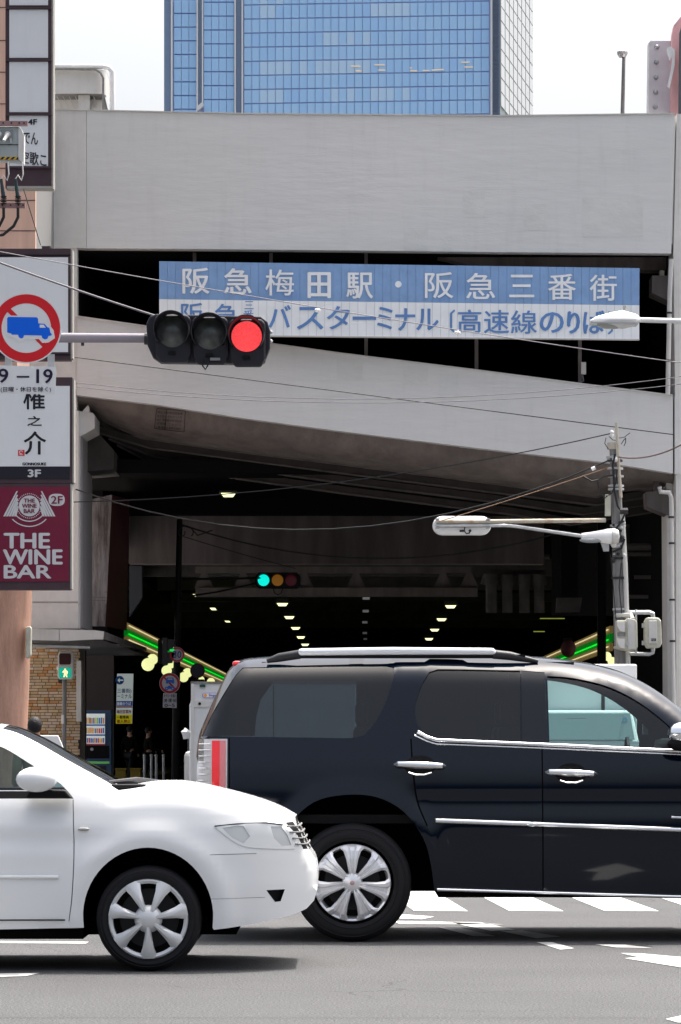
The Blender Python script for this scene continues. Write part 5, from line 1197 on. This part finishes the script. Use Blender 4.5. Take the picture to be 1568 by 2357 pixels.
def strip_suv(u, v, s):
    a = abs(s)
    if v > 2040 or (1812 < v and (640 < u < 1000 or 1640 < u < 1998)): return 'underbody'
    if 1395 < u < 1685 and v < 1712 and a < .9: return 'windshield'
    if u < 530 and 1540 < v < 1690 and a < .86: return 'rear_window'
    return 'body'
mats_s = {'body': black, 'rear_quarter_window': tint, 'rear_door_window': tint, 'front_door_window': clear, 'pillar_trim': mat('pillar_gloss', (.006, .007, .01), .15, spec=.4), 'tail_lamp': tail_m, 'door_gap': M['hide'],
          'windshield': clear, 'rear_window': tint, 'underbody': M['void'], 'headlamp': tail_m}
SH = shell(ol, regs, 15, D, YC, w_suv, lambda u, v: .03 if v < 1760 else 0.0, strip_suv, mats_s, suv, inset={'rear_door_window': -.012, 'front_door_window': -.016, 'rear_quarter_window': -.006, 'pillar_trim': -.004, 'door_gap': -.02})
def on_side(u, v, off=0.0, Dp=D, yc=YC, wf=w_suv, s=-1): return Vector((X(u, Dp), yc + s * (wf(u, v, .5) + off), Z(v, Dp)))
def side_bar(name, pts, r, m, parent, wf=w_suv, yc=YC, Dp=D, off=.0, flat=1.0, sides=(-1, 1)):
    for s in sides:
        mb = MB()
        for (u0, v0), (u1, v1) in zip(pts, pts[1:]): pass
        path = []
        for (u0, v0), (u1, v1) in zip(pts, pts[1:]):
            k = max(1, int(abs(u1 - u0) / 60))
            path += [on_side(u0 + (u1 - u0) * j / k, v0 + (v1 - v0) * j / k, off, Dp, yc, wf, s) for j in range(k)]
        path.append(on_side(*pts[-1], off, Dp, yc, wf, s))
        obj(name, mb.tube(path, r, 10), m, parent, smooth=1)
side_bar('window_chrome', [(962, 1684), (985, 1697), (1005, 1703), (1262, 1714), (1560, 1728), (1600, 1729)], .0135, chrome, suv, off=.012)
side_bar('belt_strip', [(955, 1692), (985, 1706), (1005, 1712), (1262, 1722), (1590, 1737)], .006, chrome, suv, off=.004)
side_bar('door_moulding', [(1003, 1888), (1250, 1897), (1640, 1912)], .018, chrome, suv, off=.008)
side_bar('sill_chrome', [(1006, 2047), (1300, 2056), (1640, 2066)], .012, chrome, suv, off=.015)
side_bar('fender_badge', [(1545, 1880), (1640, 1882)], .009, chrome, suv, off=.006)
for s in (-1, 1): obj('rear_trim', MB().prism([(462, 1693), (490, 1640), (545, 1545), (560, 1536), (648, 1536), (628, 1570), (600, 1610), (590, 1650), (586, 1693)], YC + s * .62 - .02, .04), M['void'], suv)
obj('moulding_emblem', MB().ball(on_side(1224, 1897, .025), .022, 10, (1.6, .4, .8)), chrome, suv, smooth=True)
for (u, v) in [(967, 1760), (1315, 1778)]:
    cup = MB()
    for s in (-1,):
        k = 20; cpt = on_side(u, v + 2, .001)
        cup.add([cpt] + [on_side(u + 36 * math.cos(t), v + 2 + 24 * math.sin(t), .003) for t in [2 * math.pi * i / k for i in range(k)]], [(0, i + 1, (i + 1) % k + 1) for i in range(k)])
    h = obj('door_handle', MB().tube([on_side(u - 58, v - 1, .012), on_side(u - 50, v - 2, .035), on_side(u, v, .045), on_side(u + 50, v + 2, .035), on_side(u + 58, v + 3, .012)], [.012, .022, .026, .022, .01], 12), chrome, suv, smooth=1)
    obj('handle_cup', cup, M['hide'], h)
    obj('cup_rim', MB().tube([on_side(u - 26, v + 18, .008), on_side(u - 10, v + 23, .009), on_side(u + 10, v + 23, .009), on_side(u + 27, v + 18, .008)], .006, 6), chrome, h, smooth=1)
# tail lamp red element
rd = mat('tail_red', (.62, .01, .015), .2, coat=1, emit=(.6, .01, .015), es=.25)
for (a, b, m_) in [(487, 505, rd), (505.5, 519, mat('tail_pink', (.55, .16, .17), .25, coat=1))]:
    q = MB(); k = 8
    for i in range(k):
        v0_, v1_ = 1704 + 128 * i / k, 1704 + 128 * (i + 1) / k
        q.add([on_side(a, v0_, .006), on_side(b, v0_, .006), on_side(b, v1_, .006), on_side(a, v1_, .006)], [(0, 1, 2, 3)])
    obj('lamp_element', q, m_, suv)
for i in range(9):
    v = 1712 + i * 14; obj('lamp_rib', MB().tube([on_side(456, v, .006), on_side(484, v, .006)], .0035, 5), M['mirror'], suv)
# roof rails
for s in (-1, 1):
    y = YC + s * .66
    rr_ = [(640, 1506), (665, 1498), (690, 1495), (900, 1493), (1140, 1495), (1180, 1500), (1240, 1510)]
    obj('roof_rail', MB().prism([(688, 1492), (900, 1489), (1138, 1491), (1146, 1507), (900, 1507), (684, 1509)], y - .035, .07), mat('satin_rail', (.8, .82, .86), .3, metal=.5) if s < 0 else bpy.data.materials['satin_rail'], suv, bevel=.018)
    obj('rail_foot', MB().tube([Vector((X(u, D), y, Z(v + 3, D) - .01)) for u, v in [(612, 1512), (640, 1504), (690, 1496)]], [.015, .03, .032], 10), M['dark'], suv, smooth=1)
    obj('rail_foot', MB().tube([Vector((X(u, D), y, Z(v + 3, D) - .01)) for u, v in [(1140, 1496), (1180, 1500), (1245, 1513)]], [.032, .03, .015], 10), M['dark'], suv, smooth=1)
    obj('rail_post', MB().box((X(640, D), y - .02, Z(1512, D)), (X(1215, D), y + .02, Z(1503, D))), M['hide'], suv)
obj('high_stop_lamp', MB().box((X(530, D), YC - .55, Z(1530, D)), (X(552, D), YC + .55, Z(1517, D))), rd, suv, bevel=.02)
# mirror
mr = obj('door_mirror', MB().ball(Vector((X(1572, D), YC - 1.1, Z(1688, D))), .115, 18, (1, .8, .7)), chrome, suv, smooth=True)
obj('mirror_stalk', MB().tube([Vector((X(1590, D), YC - .9, Z(1718, D))), Vector((X(1575, D), YC - 1.08, Z(1712, D)))], .05, 10), M['hide'], mr)
obj('mirror_base', MB().ball(Vector((X(1572, D), YC - 1.1, Z(1712, D))), .1, 16, (1.2, .8, .5)), M['hide'], mr, smooth=True)
# underside, wells, wheels
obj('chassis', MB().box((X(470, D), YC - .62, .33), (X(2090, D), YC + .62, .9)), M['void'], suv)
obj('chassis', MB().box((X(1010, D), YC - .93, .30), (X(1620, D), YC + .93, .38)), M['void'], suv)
badge = mat('badge_red', (.45, .3, .3), .3)
for u in (811, 1811):
    wheel(suv, (X(u, D), YC - .985, .402), .402, .262, .27, M['mirror'] if False else mat('polished_alloy', (.75, .75, .77), .3, metal=.55) if 'polished_alloy' not in bpy.data.materials else bpy.data.materials['polished_alloy'], 'suv', badge)
    obj('far_wheel', MB().lathe((X(u, D), YC + .70, .402), [(0, .1), (.26, .1), (.38, 0), (.402, .05), (.402, .25), (.38, .28), (0, .28)], 32, 'Y'), M['rubber'], suv, smooth=1)
    obj('wheel_liner', MB().lathe((X(u, D), YC - .6, .40), [(0, 0), (.62, 0)], 24, 'Y', 0, math.pi), M['void'], suv)
# cabin
obj('dashboard', MB().box((X(1560, D), YC - .82, .9), (X(1680, D), YC + .82, Z(1698, D))), M['dark'], suv, bevel=.04)
obj('cabin_floor', MB().box((X(520, D), YC - .85, .8), (X(1660, D), YC + .85, .86)), M['hide'], suv)
for (u, s) in [(1200, -1), (1200, 1), (860, -1), (860, 1)]:
    q = MB().box((X(u - 45, D), YC + s * .42 - .24, 1.04), (X(u + 5, D), YC + s * .42 + .24, 1.46)).box((X(u - 40, D), YC + s * .42 - .12, 1.47), (X(u - 10, D), YC + s * .42 + .12, 1.64))
    obj('seat', q, M['dark'], suv, bevel=.03)
obj('steering_wheel', MB().lathe(Vector((X(1480, D), YC + .42, 1.2)), [(.17, 0), (.19, 0), (.19, .02), (.17, .02), (.17, 0)], 24, 'X'), M['hide'], suv)
obj('headliner', MB().box((X(600, D), YC - .62, Z(1524, D)), (X(1330, D), YC + .62, Z(1520, D))), M['dark'], suv)

# ================================================================== WHITE SEDAN
D2 = 20.5; YC2 = D2 + .85
car = thing('white_sedan', 'white sedan with silver hubcaps driving in front of the black SUV', 'car', (X(300, D2), YC2, 0))
whitep = mat('white_paint', (.74, .75, .755), .25, coat=.6)
prof2 = [(.15, .79), (.3, .825), (.5, .845), (.7, .85), (.85, .838), (.98, .80), (1.05, .77), (1.3, .66), (1.5, .56)]
qx, qy = [p[0] for p in prof2], [p[1] for p in prof2]
def w_car(u, v, t):
    z = Z(v, 20.5); w = float(np.interp(z, qx, qy)); r = .09
    if u > 280: w = min(w, .85); 
    if t < r: w -= r * (1 - math.sqrt(max(0, 1 - (1 - max(t, 0) / r) ** 2)))
    e = (731 - u) / 390; w -= .36 * clamp((.75 - e) / .75) ** 2.3
    e = (u + 975) / 390; w -= .25 * clamp((.6 - e) / .6) ** 2
    for cu in (341, -672):
        d = math.hypot(u - cu, v - 2107); w += .022 * math.exp(-((d - 178) / 26) ** 2)
    w -= .010 * math.exp(-((v - 1935) / 22) ** 2) * (1 if u < 150 else math.exp(-((u - 150) / 120.) ** 2))
    return w
oc = [(-900, 2120, 1), (-975, 2090), (-985, 2010), (-972, 1940), (-955, 1872), (-930, 1846, 1), (-880, 1835), (-720, 1822, 1), (-560, 1748), (-430, 1700), (-250, 1678), (-110, 1676), (-10, 1680), (60, 1706), (150, 1756), (235, 1802), (268, 1822, 1), (300, 1817), (345, 1811), (420, 1812), (520, 1833), (600, 1856), (648, 1876), (672, 1890, 1),
      (690, 1916), (702, 1945), (712, 1962), (724, 1980), (731, 2015), (729, 2055), (722, 2078), (705, 2096), (660, 2112), (560, 2131), (492, 2140, 1)]
oc += [(p[0], p[1]) if 0 < i < 16 else (p[0], p[1], 1) for i, p in enumerate(arc(341, 2110, 150, 160, -9, 189, 16))]
oc += [(-500, 2150, 1)] + [(p[0], p[1]) if 0 < i < 12 else (p[0], p[1], 1) for i, p in enumerate(arc(-672, 2110, 150, 160, -9, 189, 12))]
rc = [('front_door_window', [(-165, 1702, 1), (-90, 1702), (-10, 1716), (60, 1755), (138, 1805), (152, 1819, 1), (-40, 1819, 1), (-165, 1819, 1)]),
      ('rear_door_window', [(-178, 1702, 1), (-178, 1819, 1), (-520, 1819, 1), (-470, 1760), (-400, 1716)]),
      ('window_trim', [(-540, 1820.5, 1), (153, 1820.5, 1), (168, 1838, 1), (-540, 1838, 1)]),
      ('headlamp', [(494, 1902, 1), (540, 1897), (600, 1895), (648, 1899), (662, 1915), (672, 1938), (679, 1956, 1), (640, 1955), (570, 1950), (535, 1935)]),
      ('lamp_inner', [(622, 1903, 1), (646, 1903, 1), (660, 1922), (670, 1947, 1), (648, 1948, 1), (630, 1930)]),
        ('lamp_bowl', [(512, 1905, 1), (560, 1901), (575, 1925), (560, 1941, 1), (535, 1928)]),
        ('grille', [(655, 1894, 1), (673, 1893, 1), (690, 1918, 1), (702, 1947, 1), (708, 1957, 1), (697, 1957, 1), (684, 1925, 1)]),
      ('door_gap', [(166, 1840, 1), (168, 1840, 1), (172, 1960), (168, 2060), (160, 2120, 1), (158, 2120, 1), (165.5, 2060), (169.5, 1960)]),
      ('panel_gap', [(484, 1966, 1), (590, 1964, 1), (590, 1965.5, 1), (484, 1967.5, 1)]),
      ('panel_gap', [(486, 2068, 1), (610, 2066, 1), (610, 2067, 1), (486, 2069, 1)]),
      ('fog_recess', [(612, 2050, 1), (655, 2049, 1), (645, 2077, 1), (632, 2078, 1)]),
      ('door_gap', [(-172, 1840, 1), (-170, 1840, 1), (-170, 2125, 1), (-172, 2125, 1)])]
lampm = mat('headlamp_lens', (.68, .7, .7), .1, coat=1)
def strip_car(u, v, s):
    a = abs(s)
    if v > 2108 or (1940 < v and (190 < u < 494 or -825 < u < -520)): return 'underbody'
    if -5 < u < 258 and v < 1822 and a < .8: return 'windshield'
    if -715 < u < -450 and v < 1820 and a < .9: return 'rear_window'
    if u > 672 and 1890 < v < 1957 and a < .62: return 'grille'
    if u > 690 and 2035 < v < 2075 and a < .6: return 'grille'
    return 'body'
mats_c = {'body': whitep, 'front_door_window': clear, 'rear_door_window': clear, 'window_trim': M['hide'], 'headlamp': lampm, 'grille': M['hide'], 'door_gap': mat('gap_shadow', (.25, .25, .25), .7), 'panel_gap': bpy.data.materials.get('gap_shadow'), 'fog_recess': M['hide'],
          'windshield': clear, 'rear_window': clear, 'underbody': M['void']}
mats_c['panel_gap'] = mats_c['door_gap']; mats_c['lamp_inner'] = mats_c['lamp_bowl'] = mat('lamp_bowl', (.6, .62, .63), .25, metal=.3)
shell(oc, rc, 15, D2, YC2, w_car, lambda u, v:   .036 if (v < 1824 and -300 < u < 285) else (.03 if v < 1895 else 0.0), strip_car, mats_c, car, inset={'front_door_window': -.012, 'rear_door_window': -.012, 'fog_recess': -.03, 'door_gap': -.006, 'panel_gap': -.004, 'headlamp': .004})
cs_ = lambda u, v, off=0.0: on_side(u, v, off, D2, YC2, w_car)
side_bar('door_moulding', [(-500, 2018), (135, 2018)], .011, whitep, car, w_car, YC2, D2, .004, sides=(-1,))
side_bar('sill_line', [(-500, 2119), (150, 2117)], .004, M['hide'], car, w_car, YC2, D2, .002, sides=(-1,))
obj('side_marker', MB().ball(cs_(193, 1908, .004), .03, 12, (1.2, .25, .35)), mat('marker_lens', (.35, .35, .33), .3), car, smooth=True)
obj('wiper', MB().tube([Vector((X(240, D2), YC2 - .45, Z(1802, D2))), Vector((X(300, D2), YC2 - .2, Z(1798, D2))), Vector((X(375, D2), YC2 + .1, Z(1806, D2)))], [.012, .02, .012], 8), M['dark'], car)
obj('cowl', MB().box((X(250, D2), YC2 - .62, Z(1816, D2)), (X(330, D2), YC2 + .62, Z(1806, D2))), M['hide'], car, bevel=.01)
cm = obj('door_mirror', MB().ball(Vector((X(88, D2), YC2 - .95, Z(1793, D2))), .12, 20, (1.02, .65, .63)), whitep, car, smooth=True)
obj('mirror_foot', MB().prism([(70, 1815), (150, 1818), (165, 1836), (60, 1836)], D2 - .08, .14), M['hide'], cm, bevel=.01)
for i in range(4):
    v = 1903 + i * 14; uu = 682 + i * 6.5; obj('grille_bar', MB().tube([cs_(uu - 22, v, .004), cs_(uu - 8, v, .006), cs_(uu, v, .004) + Vector((.008, .05, 0)), cs_(uu, v, .004) + Vector((.02, .4, 0)), cs_(uu, v, .004) + Vector((.02, .8, 0))], .0055, 6), M['pole_grey'], car)
side_bar('lamp_brow', [(494, 1901), (545, 1896), (610, 1894), (650, 1899)], .004, M['hide'], car, w_car, YC2, D2, .004, sides=(-1,))
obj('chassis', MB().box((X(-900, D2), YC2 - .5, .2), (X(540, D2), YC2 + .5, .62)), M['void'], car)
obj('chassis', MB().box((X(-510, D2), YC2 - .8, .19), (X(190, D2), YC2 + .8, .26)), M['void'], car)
silver = mat('hubcap_silver', (.6, .61, .62), .35, metal=.35)
for u in (342, -672):
    wheel(car, (X(u, D2), YC2 - .845, .312), .312, .243, .2, silver, 'car')
    obj('far_wheel', MB().lathe((X(u, D2), YC2 + .62, .312), [(0, .05), (.29, 0), (.312, .04), (.312, .2), (0, .2)], 28, 'Y'), M['rubber'], car, smooth=1)
    obj('wheel_liner', MB().lathe((X(u, D2), YC2 - .5, .312), [(0, 0), (.5, 0)], 24, 'Y', 0, math.pi), M['void'], car)
obj('dashboard', MB().box((X(120, D2), YC2 - .66, .75), (X(235, D2), YC2 + .66, Z(1817, D2))), M['dark'], car, bevel=.03)
for (u, s) in [(-110, -1), (-110, 1), (-430, -1), (-430, 1)]:
    obj('seat', MB().box((X(u - 45, D2), YC2 + s * .36 - .22, .4), (X(u, D2), YC2 + s * .36 + .22, 1.1)).box((X(u - 40, D2), YC2 + s * .36 - .1, 1.12), (X(u - 12, D2), YC2 + s * .36 + .1, 1.27)).box((X(u, D2), YC2 + s * .36 - .22, .4), (X(u + 180, D2), YC2 + s * .36 + .22, .62)), mat('seat_grey', (.12, .13, .14), .8) if 'seat_grey' not in bpy.data.materials else bpy.data.materials['seat_grey'], car, bevel=.03)

# ================================================================== LORRIES IN THE UNDERPASS ROAD
D = 62.0
D = 52.0
tr = thing('white_lorry', 'white box lorry seen from behind, left of the black SUV roof', 'lorry', (X(582, D), D + 2, 0))
wt = mat('lorry_white', (.62, .62, .63), .45, var=.05, vs_=2, stain=(.4, .4, .4), stain_amt=.4, stain_scale=1.5)
obj('box_body', MB().box((X(440, D), D, .75), (X(820, D), D + 4, Z(1570, D))), wt, tr, bevel=.02)
obj('roof_edge', MB().pbox(439, 1568, 821, 1573, D - .02, .05), M['pole_grey'], tr)
obj('corner_post', MB().pbox(440, 1573, 447, 1795, D - .03, .05), M['offwhite'], tr)
obj('door_gap', MB().pbox(629, 1576, 631, 1795, D - .004, .004), M['dark'], tr)
obj('corner_lamp', MB().pbox(460, 1575, 473, 1581, D - .04, .04), mat('lamp_dark_green', (.01, .06, .04), .4), tr)
hg = obj('hinge', MB().prism([(439, 1612), (470, 1612), (488, 1615), (492, 1620), (488, 1625), (470, 1627), (439, 1627)], D - .02, .02), M['offwhite'], tr)
obj('hinge_pin', MB().lathe(P(460, 1619, D - .022), [(0, -.01), (.022, -.01), (.022, 0)], 12, 'Y'), M['hide'], hg)
obj('badge', MB().prism([(466, 1597), (470, 1594), (505, 1594), (509, 1598), (509, 1602), (505, 1606), (470, 1606), (466, 1603)], D - .012, .01), mat('badge_violet', (.3, .26, .6), .5), tr)
obj('badge_face', MB().prism([(468, 1597), (471, 1595.5), (504, 1595.5), (507, 1598.5), (507, 1601.5), (504, 1604.5), (471, 1604.5), (468, 1602)], D - .014, .002), M['white'], tr)
obj('badge_flower', MB().lathe(P(473, 1600, D - .018), [(0, 0), (.026, 0)], 10, 'Y'), mat('badge_orange', (.8, .35, .05), .5), tr)
lettering('Sagre', 481, 1596.5, 503, 1603.5, D - .014, mat('badge_ink', (.1, .1, .4), .5), tr, bold=.03)
obj('chassis', MB().box((X(450, D), D + .2, .35), (X(810, D), D + 5.5, .75)), M['hide'], tr)
obj('rear_wheel', MB().lathe((X(470, D), D + 1.2, .36), [(0, -.12), (.36, -.12), (.36, .12), (0, .12)], 20, 'X').lathe((X(790, D), D + 1.2, .36), [(0, -.12), (.36, -.12), (.36, .12), (0, .12)], 20, 'X'), M['rubber'], tr)
obj('cab', MB().box((X(436, D + 4.2), D + 4.2, .6), (X(815, D + 4.2), D + 5.8, 2.0)), M['white'], tr, bevel=.06)
obj('side_mirror', MB().tube([P(432, 1678, D + 3), P(428, 1684, D + 3), P(430, 1700, D + 3)], [.05, .08, .05], 10), M['white'], tr, smooth=1)
vn = thing('white_van', 'pale van front seen just left of the SUV tail lamp', 'van', (X(436, 58), 58, 0))
vn_b = MB().box((X(424, 58), 58, .35), (X(520, 58), 61, Z(1728, 58)))
obj('bonnet', vn_b, M['offwhite'], vn, bevel=.08); obj('wheel', MB().lathe((X(440, 58), 58.8, .3), [(0, -.1), (.3, -.1), (.3, .1), (0, .1)], 18, 'X'), M['rubber'], vn)
obj('windscreen_frame', MB().box((X(432, 58.6), 58.6, 1.0), (X(556, 58.6), 60.8, 1.45)), M['dark'], vn, bevel=.05)
D = 60.0
tf = thing('white_truck', 'pale box truck facing the camera, seen through the SUV front windows', 'lorry', (X(1358, D), D + 2, 0))
obj('cargo_box', MB().box((X(1215, D), D + 1.0, .9), (X(1466, D + 1), D + 4.5, Z(1528, D + 1))), mat('truck_box_white', (.75, .76, .76), .4), tf, bevel=.03)
obj('box_gap', MB().pbox(1384, 1540, 1392, 1640, D + .985, .01), M['dark'], tf)
cb = MB(); 
cb.add([(X(1232, D), D - .2, .5), (X(1466, D), D - .2, .5), (X(1470, D), D - .2, Z(1706, D)), (X(1230, D), D - .2, Z(1706, D)), (X(1240, D), D + .15, Z(1634, D)), (X(1456, D), D + .15, Z(1634, D)),
        (X(1232, D), D + .98, .5), (X(1466, D), D + .98, .5), (X(1456, D), D + .98, Z(1634, D)), (X(1240, D), D + .98, Z(1634, D))],
       [(0, 1, 2, 3), (3, 2, 5, 4), (4, 5, 8, 9), (0, 3, 4, 9, 6), (1, 7, 8, 5, 2), (0, 6, 7, 1), (6, 9, 8, 7)])
obj('cab', cb, M['white'], tf, bevel=.03)
ws = MB().prism([(1244, 1702), (1251, 1641), (1449, 1641), (1458, 1702)], D, .01)
ws2 = MB().add([P(1240, 1702, D - .215), P(1461, 1702, D - .215), P(1450, 1641, D + .09), P(1248, 1641, D + .09)], [(0, 1, 2, 3)])
obj('windshield', ws2, mat('screen_dark', (.14, .19, .2), .1, spec=.8), tf)
obj('rear_view_mirror', MB().pbox(1306, 1652, 1350, 1668, D + .03, .02), M['steel'], tf)
obj('inspection_sticker', MB().lathe(P(1438, 1657, D + .0), [(0, -.002), (.05, -.002)], 14, 'Y'), mat('sticker_blue', (.3, .55, .75), .5), tf)
obj('bumper', MB().box((X(1228, D), D - .3, .35), (X(1470, D), D - .15, .6)), M['dark'], tf)
obj('wheel', MB().lathe((X(1250, D), D + .3, .33), [(0, -.12), (.33, -.12), (.33, .12), (0, .12)], 18, 'X').lathe((X(1450, D), D + .3, .33), [(0, -.12), (.33, -.12), (.33, .12), (0, .12)], 18, 'X'), M['rubber'], tf)
obj('side_mirror', MB().pbox(1480, 1655, 1492, 1690, D - .1, .1), M['dark'], tf)

# ================================================================== PEOPLE
def skin_mesh(name, verts, edges, radii, m, parent, root=0, sub=2):
    me = bpy.data.meshes.new(name); me.from_pydata([Vector(v) for v in verts], edges, [])
    o = bpy.data.objects.new(name, me); COL.objects.link(o)
    sk = o.modifiers.new('s', 'SKIN'); sk.use_smooth_shade = True
    for i, r in enumerate(radii):
        d = me.skin_vertices[0].data[i]; d.radius = (r, r) if not isinstance(r, tuple) else r; d.use_root = (i == root)
    sb_ = o.modifiers.new('u', 'SUBSURF'); sb_.levels = sub; sb_.render_levels = sub
    dg = bpy.context.evaluated_depsgraph_get(); dg.update(); e = bpy.data.meshes.new_from_object(o.evaluated_get(dg)); bpy.data.objects.remove(o)
    e.materials.clear(); e.materials.append(m)
    for p in e.polygons: p.use_smooth = True
    o = bpy.data.objects.new(name, e); COL.objects.link(o); o.parent = parent; return o
skin_m = mat('skin', (.4, .23, .16), .7); hair_m = mat('black_hair', (.012, .011, .012), .6, bump=.5, bs=60)
def person(label, loc, h, coat, trousers, rz=0, swing=.12, arm_fwd=0.0):
    t = thing('person', label, 'person', loc); k = h / 1.72; s = swing
    J = [(0,0,.93),(0,0,1.12),(0,0,1.35),(0,0,1.48),(0,0,1.56),(0,-.01,1.64),(.09,0,.90),(.10,-s,.50),(.10,-s*.6,.09),(.11,-s-.14+s*.4,.04),(-.09,0,.90),(-.10,s,.50),(-.10,s*1.7,.10),(-.11,s*1.5-.14,.04),
         (.19,0,1.40),(.23,.06,1.14),(.23,-arm_fwd-.04,.92 + arm_fwd * .6),(.23,-arm_fwd-.07,.84 + arm_fwd * .6),(-.19,0,1.40),(-.23,-.04,1.14),(-.23,-.10-arm_fwd,.92 + arm_fwd * .6),(-.23,-.13-arm_fwd,.84 + arm_fwd * .6)]
    E = [(0,1),(1,2),(2,3),(3,4),(4,5),(0,6),(6,7),(7,8),(8,9),(0,10),(10,11),(11,12),(12,13),(2,14),(14,15),(15,16),(16,17),(2,18),(18,19),(19,20),(20,21)]
    Rr = [.13,.12,.14,.055,.07,.085,.085,.055,.038,.035,.085,.055,.038,.035,.055,.042,.03,.03,.055,.042,.03,.03]
    V_ = [Vector(j) * k for j in J]
    skin_mesh('body', V_, E, [r * k for r in Rr], skin_m, t)
    sel = [0,1,2,3,14,15,16,18,19,20]; mp_ = {a: i for i, a in enumerate(sel)}
    skin_mesh('jacket', [V_[i] for i in sel], [(mp_[a], mp_[b]) for a, b in E if a in mp_ and b in mp_], [(Rr[i] + .02) * k for i in sel], coat, t)
    sel = [0,6,7,8,10,11,12]; mp_ = {a: i for i, a in enumerate(sel)}
    skin_mesh('trousers', [V_[i] for i in sel], [(mp_[a], mp_[b]) for a, b in E if a in mp_ and b in mp_], [(Rr[i] + .015) * k for i in sel], trousers, t)
    o0 = Vector(loc)
    obj('head', MB().ball(o0 + Vector((0, -.01, 1.64)) * k, .088 * k, 18, (.88, 1.05, 1.25)), skin_m, t, smooth=True)
    obj('ear', MB().ball(o0 + Vector((.08, 0, 1.63)) * k, .025 * k, 8, (.5, .8, 1.2)).ball(o0 + Vector((-.08, 0, 1.63)) * k, .025 * k, 8, (.5, .8, 1.2)), skin_m, t, smooth=True)
    obj('nose', MB().ball(o0 + Vector((0, -.105, 1.63)) * k, .018 * k, 8, (.8, 1.2, 1.3)), skin_m, t, smooth=True)
    obj('hair', MB().ball(o0 + Vector((0, .014, 1.668)) * k, .096 * k, 20, (.93, 1.04, 1.12)), hair_m, t, smooth=True)
    for sx in (-1, 1): obj('shoe', MB().ball(o0 + Vector((sx * .105, (-s * .6 if sx > 0 else s * 1.7) - .05, .045)) * k, .06 * k, 12, (.8, 2.1, .75)), M['hide'], t, smooth=True)
    t.rotation_euler.z = rz; return t
person('man with short black hair seen from behind in front of the brick wall', (X(80, 39), 39, 0), 1.585, mat('jacket_olive', (.16, .15, .1), .8), M['dark'], rz=R(195))
person('person in dark clothes standing in the shade left of the tunnel pole', (X(299, 96), 96, .14), 1.6, mat('cloth_black', (.006, .005, .005), 1.0, spec=0), M['hide'], rz=R(150))
person('person in dark coat with raised hand beside the metal railing in the shade', (X(342, 94), 94, .14), 1.55, mat('coat_dark', (.012, .01, .009), 1.0, spec=0), M['hide'], rz=R(110), arm_fwd=.25)
wbd = thing('white_board', 'white board with a slanted right edge beside the black haired man', 'board', P(120, 1740, 41))
obj('board', MB().prism([(84, 1692), (134, 1692), (143, 1712), (153, 1742), (158, 1835), (84, 1835)], 41, .05), M['white'], wbd, bevel=.01)
obj('leg', MB().tube([P(95, 1830, 41.03), (X(95, 41), 41.03, 0)], .015, 6), M['steel'], wbd); obj('leg', MB().tube([P(150, 1830, 41.03), (X(150, 41), 41.03, 0)], .015, 6), M['steel'], wbd)
# chrome railing in the shade at the pavement edge
for i, (u, lab) in enumerate([(333, 'leftmost'), (346, 'second'), (360, 'third'), (374, 'rightmost')]):
    t = thing('metal_bollard', lab + ' of the thin steel bollards in the shade under the tunnel signs', 'bollard', (X(u, 88), 88 + (i % 2) * .6, .14), 'steel bollards in the shade')
    obj('post', MB().tube([(X(u, 88), 88 + (i % 2) * .6, .14), (X(u, 88), 88 + (i % 2) * .6, .98)], .035, 10), M['steel'], t, smooth=1); obj('cap', MB().ball((X(u, 88), 88 + (i % 2) * .6, .99), .045, 10), M['steel'], t, smooth=True)
for i, u in enumerate((278, 312)):
    t = thing('yellow_case', ['left', 'right'][i] + ' of two dull yellow boxes on the shaded pavement behind the bonnet', 'box', (X(u, 90), 90, .14), 'dull yellow boxes')
    obj('case', MB().box((X(u - 12, 90), 90, .14), (X(u + 12, 90), 90.3, .62)), mat('case_yellow', (.2, .14, .02), .6) if i == 0 else bpy.data.materials['case_yellow'], t, bevel=.02)
    obj('lid', MB().box((X(u - 13, 90), 89.98, .62), (X(u + 13, 90), 90.32, .66)), bpy.data.materials['case_yellow'], t)
